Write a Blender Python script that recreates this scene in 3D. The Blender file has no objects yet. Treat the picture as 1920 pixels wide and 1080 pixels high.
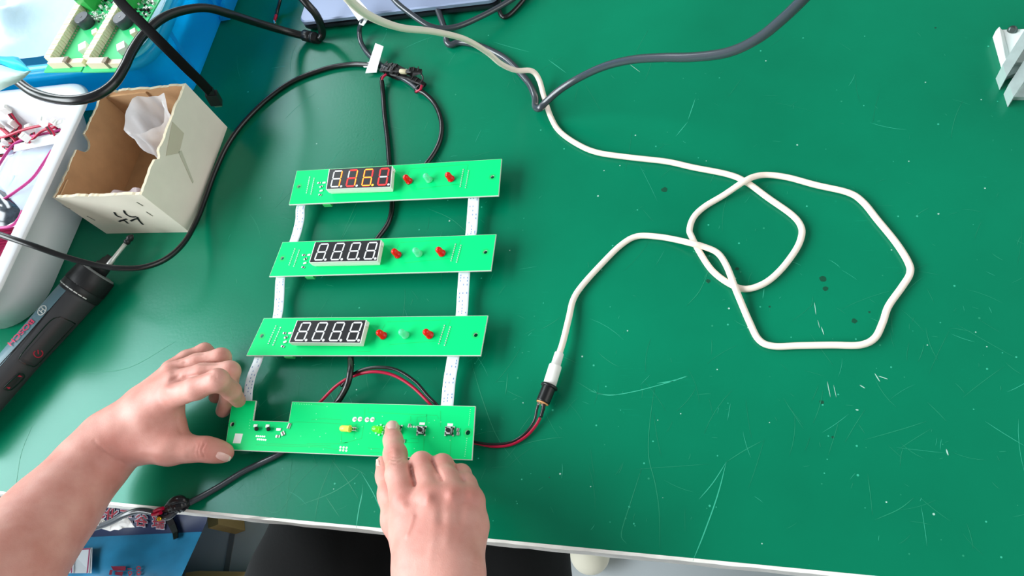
import bpy, bmesh, math, random
import numpy as np
from mathutils import Vector, Matrix, geometry
from mathutils.bvhtree import BVHTree
SC = bpy.context.scene
COL = SC.collection
# ------------------------------------------------------------------ camera, sky, light, exposure
RX = Vector((0.9620110254083021, 0.11367976318964795, -0.24821703896794126))
UX = Vector((0.005624879654569814, 0.9007385291711762, 0.43432529605747977))
FX = Vector((-0.272952647398296, 0.41922191439342893, -0.8658809610856275))
CX = Vector((0.0, -0.0485164628102947, 0.5450676351900029))
FPX = 1312.0
cam_d = bpy.data.cameras.new('camera')
cam_d.sensor_width = 36; cam_d.lens = FPX / 1920 * 36
cam_d.clip_start = .01; cam_d.clip_end = 60
cam = bpy.data.objects.new('camera', cam_d); COL.objects.link(cam)
cam.matrix_world = Matrix(((RX.x, UX.x, -FX.x, CX.x), (RX.y, UX.y, -FX.y, CX.y), (RX.z, UX.z, -FX.z, CX.z), (0, 0, 0, 1)))
SC.camera = cam
SC.view_settings.view_transform = 'Standard'
SC.view_settings.look = 'None'
SC.view_settings.gamma = 1
SC.view_settings.use_curve_mapping = False
SC.view_settings.exposure = 0.0
w = bpy.data.worlds.new('room_light'); SC.world = w; w.use_nodes = True
wb = w.node_tree.nodes['Background']; wb.inputs[0].default_value = (.93, .97, 1, 1); wb.inputs[1].default_value = .25
def area(name, loc, target, sx, sy, power, col):
    l = bpy.data.lights.new(name, 'AREA'); l.shape = 'RECTANGLE'; l.size = sx; l.size_y = sy; l.energy = power; l.color = col
    o = bpy.data.objects.new(name, l); COL.objects.link(o); o.location = loc
    o.rotation_euler = (Vector(target) - Vector(loc)).to_track_quat('-Z', 'Y').to_euler()
    return o
# the daylight window at the left end of the bench
area('window_and_fill_light', (-2.62, -.76, 1.95), (0, -.76, 1.95), 3.6, 2.1, 295, (.90, .97, 1))
area('window_and_fill_light', (-2.62, 2.85, 1.95), (0, 2.85, 1.95), 1.4, 2.1, 80, (.90, .97, 1))

# weak fill added from the right to brighten right-facing sides, no known window
area('window_and_fill_light', (2.64, .3, 1.75), (0, .3, 1.75), 3.0, 1.7, 38, (1, .97, .93))

# ------------------------------------------------------------------ helpers
def ray(u, v): return FX + RX * ((u - 960) / FPX) - UX * ((v - 540) / FPX)
def P(u, v, h=0.0):
    d = ray(u, v); return CX + d * ((h - CX.z) / d.z)
def PL(u, v, p, n):
    d = ray(u, v); n = Vector(n); return CX + d * ((Vector(p) - CX).dot(n) / d.dot(n))
def pix(X):
    d = Vector(X) - CX; z = d.dot(FX); return 960 + FPX * d.dot(RX) / z, 540 - FPX * d.dot(UX) / z
def lin(c): return tuple((x / 12.92 if x <= .04045 else ((x + .055) / 1.055) ** 2.4) for x in c)
def hexc(s): return lin(tuple(int(s[i:i + 2], 16) / 255 for i in (0, 2, 4)))
MATS = {}
def mat(name, col, rough=.5, metal=0, spec=.5, emis=None, es=1, noise=0, nscale=40, bump=0, bscale=200, alpha=1, trans=0, transl=0, sss=0, attr=None, coat=0, ior=1.45):
    if name in MATS: return MATS[name]
    m = bpy.data.materials.new(name); m.use_nodes = True; nt = m.node_tree; N = nt.nodes; L = nt.links
    b = N['Principled BSDF']; col = hexc(col) if isinstance(col, str) else col
    b.inputs['Base Color'].default_value = (*col, 1); b.inputs['Roughness'].default_value = rough
    b.inputs['Metallic'].default_value = metal; b.inputs['Specular IOR Level'].default_value = spec
    b.inputs['Alpha'].default_value = alpha; b.inputs['Transmission Weight'].default_value = trans; b.inputs['IOR'].default_value = ior
    b.inputs['Coat Weight'].default_value = coat; b.inputs['Coat Roughness'].default_value = .15
    if emis:
        b.inputs['Emission Color'].default_value = (*(hexc(emis) if isinstance(emis, str) else emis), 1); b.inputs['Emission Strength'].default_value = es
    if sss:
        b.inputs['Subsurface Weight'].default_value = sss; b.inputs['Subsurface Radius'].default_value = (1, .35, .2); b.inputs['Subsurface Scale'].default_value = .006
    tc = N.new('ShaderNodeTexCoord')
    if noise:
        n = N.new('ShaderNodeTexNoise'); n.inputs['Scale'].default_value = nscale; n.inputs['Detail'].default_value = 5
        L.new(tc.outputs['Object'], n.inputs['Vector'])
        mr = N.new('ShaderNodeMapRange'); mr.inputs['From Min'].default_value = .3; mr.inputs['From Max'].default_value = .7
        mr.inputs['To Min'].default_value = 1 - noise; mr.inputs['To Max'].default_value = 1 + noise
        L.new(n.outputs['Fac'], mr.inputs['Value'])
        mx = N.new('ShaderNodeMix'); mx.data_type = 'RGBA'; mx.blend_type = 'MULTIPLY'; mx.inputs[0].default_value = 1
        mx.inputs[6].default_value = (*col, 1); L.new(mr.outputs[0], mx.inputs[7]); L.new(mx.outputs[2], b.inputs['Base Color'])
    if bump:
        n2 = N.new('ShaderNodeTexNoise'); n2.inputs['Scale'].default_value = bscale; n2.inputs['Detail'].default_value = 4
        L.new(tc.outputs['Object'], n2.inputs['Vector'])
        bp = N.new('ShaderNodeBump'); bp.inputs['Strength'].default_value = bump; bp.inputs['Distance'].default_value = .001
        L.new(n2.outputs['Fac'], bp.inputs['Height']); L.new(bp.outputs[0], b.inputs['Normal'])
    if transl:
        t = N.new('ShaderNodeBsdfTranslucent'); t.inputs[0].default_value = (*col, 1)
        ms = N.new('ShaderNodeMixShader'); ms.inputs[0].default_value = transl
        L.new(b.outputs[0], ms.inputs[1]); L.new(t.outputs[0], ms.inputs[2]); L.new(ms.outputs[0], N['Material Output'].inputs[0])
    MATS[name] = m; return m
ORG = {}
def tag(o, label=None, cat=None, group=None, kind=None):
    if label: o['label'] = label
    if cat: o['category'] = cat
    if group: o['group'] = group
    if kind: o['kind'] = kind
    return o
def thing(name, label, cat, loc, group=None):
    o = bpy.data.objects.new(name, None); COL.objects.link(o); o.location = loc; o.empty_display_size = .01
    ORG[o.name] = Vector(loc); return tag(o, label, cat, group)
class MB:
    def __init__(s): s.v = []; s.f = []; s.m = []; s.sm = []
    def add(s, vs, fs, m=0, sm=False):
        k = len(s.v); s.v += [Vector(x) for x in vs]
        for f in fs: s.f.append([i + k for i in f]); s.m.append(m); s.sm.append(sm)
        return s
    def hexa(s, b, t, m=0):              # bottom loop, top loop (same count)
        n = len(b); return s.add(list(b) + list(t), [list(range(n))[::-1], list(range(n, 2 * n))] + [[i, (i + 1) % n, n + (i + 1) % n, n + i] for i in range(n)], m)
    def box(s, c, sx, sy, sz, rot=0, m=0, taper=1):
        c = Vector(c); ca, sa = math.cos(rot), math.sin(rot)
        q = [(-1, -1), (1, -1), (1, 1), (-1, 1)]
        def at(k, z, t): return [c + Vector(((ca * a * sx - sa * b * sy) * t / 2, (sa * a * sx + ca * b * sy) * t / 2, z)) for a, b in q]
        return s.hexa(at(0, 0, 1), at(0, sz, taper), m)
    def obox(s, c, ax, ay, az, m=0):     # oriented box, half vectors
        c, ax, ay, az = map(Vector, (c, ax, ay, az))
        return s.hexa([c - ax - ay - az, c + ax - ay - az, c + ax + ay - az, c - ax + ay - az], [c - ax - ay + az, c + ax - ay + az, c + ax + ay + az, c - ax + ay + az], m)
    def lathe(s, a, b, prof, n=24, m=0, sm=True, mod=None):  # prof: (t along a->b in metres, r)
        a, b = Vector(a), Vector(b); d = (b - a).normalized()
        x = d.cross(Vector((0, 0, 1)));  x = x if x.length > 1e-4 else Vector((1, 0, 0)); x.normalize(); y = x.cross(d)
        vs = []
        for t, r in prof:
            for k in range(n):
                an = 2 * math.pi * k / n; rr = r * (mod(k, n) if mod else 1)
                vs.append(a + d * t + x * (rr * math.cos(an)) + y * (rr * math.sin(an)))
        L = len(prof); fs = [[i * n + k, i * n + (k + 1) % n, (i + 1) * n + (k + 1) % n, (i + 1) * n + k] for i in range(L - 1) for k in range(n)]
        k0 = len(s.v); s.add(vs, fs, m, sm)
        s.f.append([k0 + k for k in range(n)][::-1]); s.m.append(m); s.sm.append(False)
        s.f.append([k0 + (L - 1) * n + k for k in range(n)]); s.m.append(m); s.sm.append(False)
        return s
    def tube(s, pts, r, n=10, m=0, flat=None, up=None):   # r scalar or list; flat=(rx, ry) for a flat cable
        pts = [Vector(p) for p in pts]; N = len(pts)
        T = [(pts[min(i + 1, N - 1)] - pts[max(i - 1, 0)]).normalized() for i in range(N)]
        nrm = (Vector(up) if up else Vector((0, 0, 1))); nrm = nrm - T[0] * nrm.dot(T[0])
        if nrm.length < 1e-3: nrm = Vector((1, 0, 0)) - T[0] * T[0].x
        nrm.normalize(); vs = []
        for i in range(N):
            nrm = nrm - T[i] * nrm.dot(T[i]); nrm.normalize(); bi = T[i].cross(nrm)
            if flat: nrm0 = (Vector((0, 0, 1)) if not up else Vector(up)); nrm = (nrm0 - T[i] * nrm0.dot(T[i])).normalized(); bi = T[i].cross(nrm)
            rr = r[i] if isinstance(r, (list, tuple)) else r
            for k in range(n):
                a = 2 * math.pi * k / n
                if flat:
                    cx, sx = math.cos(a), math.sin(a); p = 4
                    q = (abs(cx) ** p + abs(sx) ** p) ** (-1 / p)
                    vs.append(pts[i] + bi * (flat[0] * cx * q) + nrm * (flat[1] * sx * q))
                else: vs.append(pts[i] + nrm * (rr * math.cos(a)) + bi * (rr * math.sin(a)))
        fs = [[i * n + k, i * n + (k + 1) % n, (i + 1) * n + (k + 1) % n, (i + 1) * n + k] for i in range(N - 1) for k in range(n)]
        k0 = len(s.v); s.add(vs, fs, m, True)
        s.f.append([k0 + k for k in range(n)][::-1]); s.m.append(m); s.sm.append(False)
        s.f.append([k0 + (N - 1) * n + k for k in range(n)]); s.m.append(m); s.sm.append(False)
        return s
    def prism(s, loop, d, m=0):          # loop of points, extruded by vector d
        return s.hexa(loop, [Vector(p) + Vector(d) for p in loop], m)
    def disc(s, c, r, h, n=12, m=0, r2=None):
        c = Vector(c); r2 = r if r2 is None else r2
        return s.hexa([c + Vector((r * math.cos(2 * math.pi * k / n), r * math.sin(2 * math.pi * k / n), 0)) for k in range(n)],
                      [c + Vector((r2 * math.cos(2 * math.pi * k / n), r2 * math.sin(2 * math.pi * k / n), h)) for k in range(n)], m)
    def ribbon(s, pts, w, up=(0, 0, 1), m=0, th=.0003, sm=False):   # thin raised strip, w half width
        pts = [Vector(p) for p in pts]; N = len(pts); up = Vector(up); vs = []
        for i in range(N):
            t = (pts[min(i + 1, N - 1)] - pts[max(i - 1, 0)]).normalized(); b = t.cross(up).normalized()
            ww = w[i] if isinstance(w, (list, tuple)) else w
            vs += [pts[i] - b * ww, pts[i] + b * ww, pts[i] + b * ww + up * th, pts[i] - b * ww + up * th]
        fs = [[0, 1, 2, 3], [4 * N - 1, 4 * N - 2, 4 * N - 3, 4 * N - 4]]
        for i in range(N - 1):
            for k in range(4): fs.append([4 * i + k, 4 * i + 4 + k, 4 * i + 4 + (k + 1) % 4, 4 * i + (k + 1) % 4])
        return s.add(vs, fs, m, sm)
    def sheet(s, grid, m=0, th=0, sm=True):     # grid[i][j] of points, optional thickness along -normal z
        A = len(grid); B = len(grid[0]); vs = [p for r in grid for p in r]
        fs = [[i * B + j, i * B + j + 1, (i + 1) * B + j + 1, (i + 1) * B + j] for i in range(A - 1) for j in range(B - 1)]
        return s.add(vs, fs, m, sm)
    def obj(s, name, mats, parent=None, fix=True):
        me = bpy.data.meshes.new(name)
        if parent is None:
            mn = Vector((min(p.x for p in s.v), min(p.y for p in s.v), min(p.z for p in s.v))); mxx = Vector((max(p.x for p in s.v), max(p.y for p in s.v), mn.z))
            org = (mn + mxx) / 2
        else: org = ORG[parent.name]
        me.from_pydata([tuple(p - org) for p in s.v], [], s.f)
        if not isinstance(mats, (list, tuple)): mats = [mats]
        for m in mats: me.materials.append(m)
        me.polygons.foreach_set('material_index', s.m); me.polygons.foreach_set('use_smooth', s.sm)
        if fix:
            bm = bmesh.new(); bm.from_mesh(me); bmesh.ops.recalc_face_normals(bm, faces=bm.faces); bm.to_mesh(me); bm.free()
        me.update()
        o = bpy.data.objects.new(name, me); COL.objects.link(o)
        if parent: o.parent = parent
        else: o.location = org
        ORG[o.name] = org
        return o
def cr(pts, n=8):
    """Catmull-Rom through pts (Vectors or tuples of any dimension)."""
    p = [np.array(x, float) for x in pts]; out = []
    for i in range(len(p) - 1):
        a = p[i - 1] if i else 2 * p[0] - p[1]; b, c = p[i], p[i + 1]; d = p[i + 2] if i + 2 < len(p) else 2 * p[-1] - p[-2]
        for k in range(n):
            t = k / n; out.append(.5 * (2 * b + (c - a) * t + (2 * a - 5 * b + 4 * c - d) * t * t + (3 * b - a - 3 * c + d) * t ** 3))
    out.append(p[-1]); return [tuple(x) for x in out]
def W(pts, n=8):
    """points (u, v, height) -> smooth world path"""
    return cr([P(*q) for q in pts], n)
def wobble(path, amp, seed=0):
    return path
rnd = random.Random(7)

# ------------------------------------------------------------------ materials
M_table = bpy.data.materials.new('green_mat'); M_table.use_nodes = True
def _table():
    nt = M_table.node_tree; N = nt.nodes; L = nt.links; b = N['Principled BSDF']; tc = N.new('ShaderNodeTexCoord')
    n1 = N.new('ShaderNodeTexNoise'); n1.inputs['Scale'].default_value = 6; n1.inputs['Detail'].default_value = 6; L.new(tc.outputs['Object'], n1.inputs['Vector'])
    r1 = N.new('ShaderNodeValToRGB'); e = r1.color_ramp.elements
    e[0].position = .3; e[0].color = (*(.0002, .150, .072), 1); e[1].position = .72; e[1].color = (*(.0006, .20, .098), 1); L.new(n1.outputs['Fac'], r1.inputs[0])
    # fine scuffs: stretched noise in two directions
    def scuff(rot, sc):
        mp = N.new('ShaderNodeMapping'); mp.inputs['Rotation'].default_value = (0, 0, rot); mp.inputs['Scale'].default_value = sc; L.new(tc.outputs['Object'], mp.inputs['Vector'])
        n = N.new('ShaderNodeTexNoise'); n.inputs['Scale'].default_value = 1; n.inputs['Detail'].default_value = 3; n.inputs['Roughness'].default_value = .6; L.new(mp.outputs[0], n.inputs['Vector'])
        mr = N.new('ShaderNodeMapRange'); mr.inputs['From Min'].default_value = .66; mr.inputs['From Max'].default_value = .8; L.new(n.outputs['Fac'], mr.inputs['Value']); return mr.outputs[0]
    a = scuff(.5, (30, 900, 1)); c = scuff(-1.1, (40, 1100, 1)); d = scuff(0, (260, 300, 1))
    ad = N.new('ShaderNodeMath'); ad.operation = 'MAXIMUM'; L.new(a, ad.inputs[0]); L.new(c, ad.inputs[1])
    ad2 = N.new('ShaderNodeMath'); ad2.operation = 'MAXIMUM'; L.new(ad.outputs[0], ad2.inputs[0]); L.new(d, ad2.inputs[1])
    n3 = N.new('ShaderNodeTexNoise'); n3.inputs['Scale'].default_value = 13; n3.inputs['Detail'].default_value = 4; L.new(tc.outputs['Object'], n3.inputs['Vector'])
    m3 = N.new('ShaderNodeMapRange'); m3.inputs['From Min'].default_value = .5; m3.inputs['From Max'].default_value = .75; m3.inputs['To Max'].default_value = .8; L.new(n3.outputs['Fac'], m3.inputs['Value'])
    mu = N.new('ShaderNodeMath'); mu.operation = 'MULTIPLY'; L.new(ad2.outputs[0], mu.inputs[0]); L.new(m3.outputs[0], mu.inputs[1])
    mx = N.new('ShaderNodeMix'); mx.data_type = 'RGBA'; L.new(mu.outputs[0], mx.inputs[0]); L.new(r1.outputs[0], mx.inputs[6]); mx.inputs[7].default_value = (*(.012, .36, .2), 1)
    L.new(mx.outputs[2], b.inputs['Base Color'])
    b.inputs['Roughness'].default_value = .25; b.inputs['Specular IOR Level'].default_value = .36; b.inputs['Specular Tint'].default_value = (.60, .95, 1, 1)
    n4 = N.new('ShaderNodeTexNoise'); n4.inputs['Scale'].default_value = 350; n4.inputs['Detail'].default_value = 2; L.new(tc.outputs['Object'], n4.inputs['Vector'])
    bp = N.new('ShaderNodeBump'); bp.inputs['Strength'].default_value = .05; bp.inputs['Distance'].default_value = .001; L.new(n4.outputs['Fac'], bp.inputs['Height']); L.new(bp.outputs[0], b.inputs['Normal'])
_table()
M_edge = mat('white_edge', 'f1efe8', .5, noise=.12, nscale=60)
M_scr = [mat('scratch_pale', (.008, .27, .14), .5), mat('scratch_bright', (.03, .42, .26), .5), mat('scratch_white', (.36, .6, .5), .6)]
M_stain = mat('stain_dark', '064a33', .4)
M_black = mat('black_rubber', '111112', .27, spec=.75); M_blk2 = mat('black_plastic', '161618', .35); M_grayc = mat('gray_cable', '383e45', .24, spec=.9)
M_white = mat('white_plastic', 'f2f0ea', .35); M_cord = mat('white_cord', 'ffeedf', .42); M_paper = mat('white_paper', 'f4f6f4', .8)
M_red = mat('red_wire', 'b00a38', .35); M_metal = mat('tin', 'd9d9d6', .3, metal=1); M_brass = mat('brass', 'e0b23a', .3, metal=1)
M_pcb = mat('pcb_green', (.0003, .70, .195), .4, spec=.15); M_pcbe = mat('pcb_edge', 'f6f8ec', .6, transl=.3); M_trace = mat('pcb_trace', (.001, .58, .14), .4, spec=.3)
M_silk = mat('silkscreen', 'f2f7f0', .6); M_solder = mat('solder', 'e9ece9', .3, metal=.7)
M_face = mat('display_black', '121217', .3); M_seg = mat('segment_off', 'e4e4e6', .5)
M_seg1 = mat('segment_red', 'ff2a2a', .5, emis=(1, .03, .03), es=1.1); M_seg2 = mat('segment_hot', 'ffb030', .5, emis=(1, .30, .02), es=1.7); M_seg0 = mat('segment_glow', 'a00810', .5, emis=(.9, .008, .01), es=.8)
M_ledr = mat('led_red', 'f4200c', .12, coat=.6, transl=.45); M_ledc = mat('led_clear', '7df3c4', .12, coat=.6, transl=.4, alpha=.7); M_ledy = mat('led_yellow', 'f6ee6e', .2, transl=.3)
M_ledg = mat('led_green', '49e010', .15, emis=(.10, 1, .02), es=.6)
M_kraft = mat('kraft_brown', 'b89068', .85, noise=.08, nscale=60, bump=.15, bscale=400); M_cwhite = mat('carton_white', 'f6ecdc', .7, noise=.05, nscale=25)
M_ink = mat('ink', '15161a', .6)
M_tote = mat('blue_tote', (.02, .62, .92), .25, transl=.65, coat=.3); M_bin = mat('white_bin', 'eef0f2', .22, transl=.15, coat=.3)

# ------------------------------------------------------------------ setting: floor
fl = MB(); fl.box((-.2, .9, -.79), 6, 7, .04); tag(fl.obj('floor', mat('gray_floor', 'bcc2c6', .55, noise=.08, nscale=5)), kind='structure')
# floor tile seam strip seen under the bench
tr = MB(); tr.box((-.90, -.2, -.75), .012, 2.4, .0015, rot=.12); tag(tr.obj('trim_1', mat('floor_seam', '7b7d7f', .6)), kind='structure')

# window wall beyond the left end of the bench
def xbox(mb, x0, x1, y0, y1, z0, z1): mb.hexa([(x0, y0, z0), (x1, y0, z0), (x1, y1, z0), (x0, y1, z0)], [(x0, y0, z1), (x1, y0, z1), (x1, y1, z1), (x0, y1, z1)])
wl = MB()
for (y0, y1, z0, z1) in ((-2.9, -2.6, -.75, 3.4), (1.08, 2.12, -.75, 3.4), (3.58, 4.4, -.75, 3.4), (-2.6, 1.08, -.75, .86), (-2.6, 1.08, 3.04, 3.4), (2.12, 3.58, -.75, .86), (2.12, 3.58, 3.04, 3.4)): xbox(wl, -2.75, -2.60, y0, y1, z0, z1)
tag(wl.obj('wall_left', mat('wall_white', 'd9dbd8', .8)), kind='structure')
wr_ = MB()
for (y0, y1, z0, z1) in ((-2.9, -1.2, -.75, 3.4), (1.8, 4.4, -.75, 3.4), (-1.2, 1.8, -.75, .86), (-1.2, 1.8, 2.64, 3.4)): xbox(wr_, 2.62, 2.77, y0, y1, z0, z1)
tag(wr_.obj('wall_right', mat('wall_white', 'd9dbd8', .8)), kind='structure')
wf = MB()
for (y0, y1, z0, z1) in ((-1.2, -1.16, .86, 2.64), (1.76, 1.8, .86, 2.64), (-1.16, 1.76, .86, .90), (-1.16, 1.76, 2.6, 2.64), (.28, .32, .9, 2.6)): xbox(wf, 2.66, 2.72, y0, y1, z0, z1)
tag(wf.obj('window_3', mat('window_frame', 'e8eaea', .5)), kind='structure')  # made-up window frame round the added right fill light
for k, (ya, yb_) in enumerate(((-2.6, 1.08), (2.12, 3.58))):
    wf = MB()
    for (y0, y1, z0, z1) in ((ya, ya + .04, .86, 3.04), (yb_ - .04, yb_, .86, 3.04), (ya + .04, yb_ - .04, .86, .90), (ya + .04, yb_ - .04, 3.0, 3.04), ((ya + yb_) / 2 - .02, (ya + yb_) / 2 + .02, .9, 3.0)): xbox(wf, -2.70, -2.64, y0, y1, z0, z1)
    tag(wf.obj('window_%d' % (k + 1), mat('window_frame', 'e8eaea', .5)), kind='structure')

# ------------------------------------------------------------------ workbench
bench = thing('workbench', 'green scratched workbench top with a white front edge band', 'workbench', (-.3, .6, -.034))
t = MB(); t.hexa([(-2.0, .0012, -.034), (1.3, .0012, -.034), (1.3, 1.3, -.034), (-2.0, 1.3, -.034)], [(-2.0, .0012, 0), (1.3, .0012, 0), (1.3, 1.3, 0), (-2.0, 1.3, 0)]); t.obj('tabletop', M_table, bench)
t = MB()
xs = np.linspace(-2.0, 1.3, 260); rr = random.Random(3)
b0 = [Vector((x, -.0008 + rr.uniform(-.0004, .0004), -.030)) for x in xs]; b1 = [Vector((x, -.0008 + rr.uniform(-.0005, .0003), -.0002 - (rr.uniform(0, .0025) if rr.random() < .12 else 0))) for x in xs]
b2 = [Vector((x, .0015, .00015)) for x in xs]
t.sheet([b0, b1, b2], sm=False); e_o = t.obj('edge_band', M_edge, bench, fix=False); tag(e_o, 'white edge band with chipped spots')
for yy in (.05, 1.25):
    for xx in (-1.9, 1.2):
        l = MB(); l.box((xx, yy + .02, -.75), .05, .05, .716); l.obj('leg', mat('steel_leg', 'b9bcbd', .5), bench)
def poly_scratch(mb, pts, w, m):
    q = W([(a, b, .00005) for a, b in pts], 5); n = len(q)
    mb.ribbon(q, [w * (1 - abs(2 * i / (n - 1) - 1) ** 3 * .9) for i in range(n)], m=m, th=.00008)
s = MB()
for pts, w, m in [([(1290, 706), (1240, 721), (1185, 735), (1140, 741), (1105, 733)], .0005, 1), ([(1288, 705), (1262, 714), (1232, 719)], .0008, 1),
    ([(1228, 722), (1221, 770), (1216, 820), (1217, 862), (1228, 905), (1236, 960), (1237, 1028)], .0004, 0), ([(1362, 866), (1345, 930), (1320, 1000), (1299, 1052)], .0007, 1), ([(1362, 866), (1337, 905), (1310, 937)], .0005, 1),
    ([(1362, 866), (1395, 845), (1430, 826)], .0004, 0), ([(1203, 878), (1183, 940), (1165, 1000), (1175, 1020)], .0004, 0), ([(1737, 790), (1690, 805), (1620, 825)], .0003, 0), ([(1714, 933), (1685, 955), (1640, 975)], .0004, 0),
    ([(1304, 184), (1290, 225)], .0006, 1), ([(1290, 228), (1267, 256)], .0005, 1), ([(1028, 112), (1062, 137)], .0005, 1), ([(668, 400), (640, 450)], .0004, 0), ([(708, 280), (690, 330), (660, 400), (636, 455)], .0004, 0),
    ([(610, 855), (560, 905), (520, 960), (470, 940)], .0003, 0), ([(555, 950), (620, 925), (660, 900), (675, 885)], .0005, 0), ([(676, 884), (700, 925), (715, 960)], .0005, 1), ([(620, 860), (650, 900), (672, 935)], .0004, 0), ([(625, 862), (600, 925), (590, 975)], .0004, 0),
    ([(680, 920), (672, 960), (668, 990)], .0007, 1), ([(610, 930), (637, 970)], .0004, 0), ([(548, 862), (540, 920), (536, 970)], .0003, 0), ([(884, 680), (905, 750), (930, 815), (960, 860)], .0004, 0), ([(560, 880), (500, 925), (462, 930)], .0003, 0),
    ([(1080, 715), (1120, 737), (1160, 740)], .0004, 0), ([(952, 700), (948, 740)], .0004, 0), ([(1330, 505), (1312, 545), (1288, 573)], .0004, 0), ([(1433, 540), (1430, 560)], .0005, 1), ([(800, 390), (845, 410), (880, 440)], .0003, 0),
    ([(150, 700), (240, 690), (330, 640)], .0003, 0), ([(60, 800), (40, 850), (30, 910)], .0003, 0), ([(1190, 880), (1330, 870)], .0002, 0), ([(1180, 120), (1200, 135)], .0003, 2), ([(1640, 700), (1650, 716)], .0006, 2), ([(1647, 705), (1665, 711)], .0005, 2), ([(1612, 722), (1622, 728)], .0006, 2),
    ([(1551, 715), (1557, 745)], .0004, 2), ([(1563, 722), (1568, 745)], .0003, 2), ([(1527, 567), (1530, 590)], .0004, 2), ([(1533, 600), (1537, 615)], .0003, 2), ([(1540, 613), (1545, 628)], .0005, 2), ([(1604, 768), (1610, 769)], .0008, 2), ([(1774, 842), (1778, 854)], .0008, 2)]:
    poly_scratch(s, pts, w * .6, m)
for k in range(420):
    u = rnd.uniform(430, 1915); v = rnd.uniform(60, 1040) if k % 3 else rnd.gauss(700, 130)
    X = P(u, v, .00005)
    if X.y < .012: continue
    a = rnd.choice((rnd.uniform(0, 3.14), rnd.gauss(1.1, .35), rnd.gauss(2.4, .4))); ln = rnd.choice((.004, .008, .015, .025, .04)) * rnd.uniform(.5, 1.2); cv = rnd.uniform(-.25, .25)
    d = Vector((math.cos(a), math.sin(a), 0)); n_ = Vector((-d.y, d.x, 0))
    q = [X + d * (ln * (i / 4 - .5)) + n_ * (ln * cv * ((i / 4 - .5) ** 2)) for i in range(5)]
    if min(p.y for p in q) < .004: continue
    wd = rnd.uniform(.00006, .00016); s.ribbon(q, [wd * .2, wd, wd, wd, wd * .2], m=0 if rnd.random() < .8 else 1, th=.00006)
for k in range(230):
    X = P(rnd.uniform(430, 1915), rnd.uniform(40, 1050), .00003)
    if X.y > .006: s.disc(X, rnd.uniform(.0003, .0009), .00006, 6, m=rnd.choice((0, 1, 1, 2)))
tag(s.obj('scratches', M_scr, bench), kind='stuff')
s = MB()
for u, v, r in [(1246, 356, .003), (1543, 523, .0032), (1548, 541, .0024), (1328, 527, .002), (1382, 504, .0018), (1602, 602, .0022), (1443, 575, .001), (1541, 754, .0017), (1754, 52, .001), (1030, 895, .0006), (700, 262, .001), (1562, 820, .0012), (1630, 585, .001)]:
    c = P(u, v, .00004); n = 9
    s.hexa([c + Vector((r * rnd.uniform(.6, 1.15) * math.cos(2 * math.pi * k / n), r * rnd.uniform(.6, 1.15) * math.sin(2 * math.pi * k / n), 0)) for k in range(n)][:n],
           [c + Vector((r * .8 * math.cos(2 * math.pi * k / n), r * .8 * math.sin(2 * math.pi * k / n), .00006)) for k in range(n)])
tag(s.obj('stains', M_stain, bench), kind='stuff')

# ------------------------------------------------------------------ circuit boards
BC = [[(556.3, 320), (940.8, 297.5), (935, 367), (541.3, 383.8)], [(529.5, 453.8), (930.5, 438.8), (920.8, 507.5), (504.3, 518.8)],
      [(494.5, 596.3), (915, 591.3), (901.3, 667), (461.3, 667)], [(435, 750), (891.5, 761.4), (885, 862.8), (421, 843.4)]]
ZT = .018
class Frame:
    def __init__(s, c): s.c = [P(u, v, ZT) for u, v in c]; s.ex = (s.c[1] - s.c[0]).normalized(); s.ey = Vector((-s.ex.y, s.ex.x, 0))
    def __call__(s, a, b, z=0):
        a0, a1, a2, a3 = s.c; p = (a0 * (1 - a) + a1 * a) * (1 - b) + (a3 * (1 - a) + a2 * a) * b; return p + Vector((0, 0, z))
    def inv(s, X):
        a, b = .5, .5
        for _ in range(12):
            p = s(a, b); da = (s(a + 1e-4, b) - p) * 1e4; db = (s(a, b + 1e-4) - p) * 1e4; d = Vector((X[0], X[1], 0)) - Vector((p.x, p.y, 0))
            det = da.x * db.y - da.y * db.x; a += (d.x * db.y - d.y * db.x) / det; b += (da.x * d.y - da.y * d.x) / det
        return a, b
    def px(s, u, v, z=0): return s.inv(P(u, v, ZT + z))
FR = [Frame(c) for c in BC]
def plate(fr, outline, holes, parent, name='circuit_board'):
    th = .0016; o = [fr(a, b) for a, b in outline]; hs = []
    for (a, b, r) in holes:
        c = fr(a, b); hs.append([c + Vector((r * math.cos(2 * math.pi * k / 14), r * math.sin(2 * math.pi * k / 14), 0)) for k in range(14)])
    cw = sum((p - o[0]).cross(q - o[0]).z for p, q in zip(o[1:-1], o[2:])) > 0; oi = []
    for k in range(len(o)):
        e1 = (o[k] - o[k - 1]).normalized(); e2 = (o[(k + 1) % len(o)] - o[k]).normalized(); sg = 1 if cw else -1
        n1 = Vector((-e1.y, e1.x, 0)) * sg; n2 = Vector((-e2.y, e2.x, 0)) * sg; oi.append(o[k] + (n1 + n2) * (.00042 / (1 + n1.dot(n2))))
    outer = [p - Vector((0, 0, .0003)) for p in o]; ch = MB(); m_ = len(o)
    tri = geometry.tessellate_polygon([oi] + hs); fl_ = oi + [p for h in hs for p in h]; dz = Vector((0, 0, -th)); n = len(fl_)
    mb = MB(); mb.add(oi + outer, [[i, (i + 1) % m_, m_ + (i + 1) % m_, m_ + i] for i in range(m_)], 1); mb.add(fl_, tri, 0); ob_ = o + [p for h in hs for p in h]; mb.add([p + dz for p in ob_], [t_[::-1] for t_ in geometry.tessellate_polygon([o] + hs)], 0)
    k = 0
    for loop in [outer] + hs:
        m = len(loop); mb.add(loop + [p + (dz if loop is not outer else dz + Vector((0, 0, .0003))) for p in loop], [[i, (i + 1) % m, m + (i + 1) % m, m + i] for i in range(m)], 1)
    return mb.obj(name, [M_pcb, M_pcbe], parent)
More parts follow.
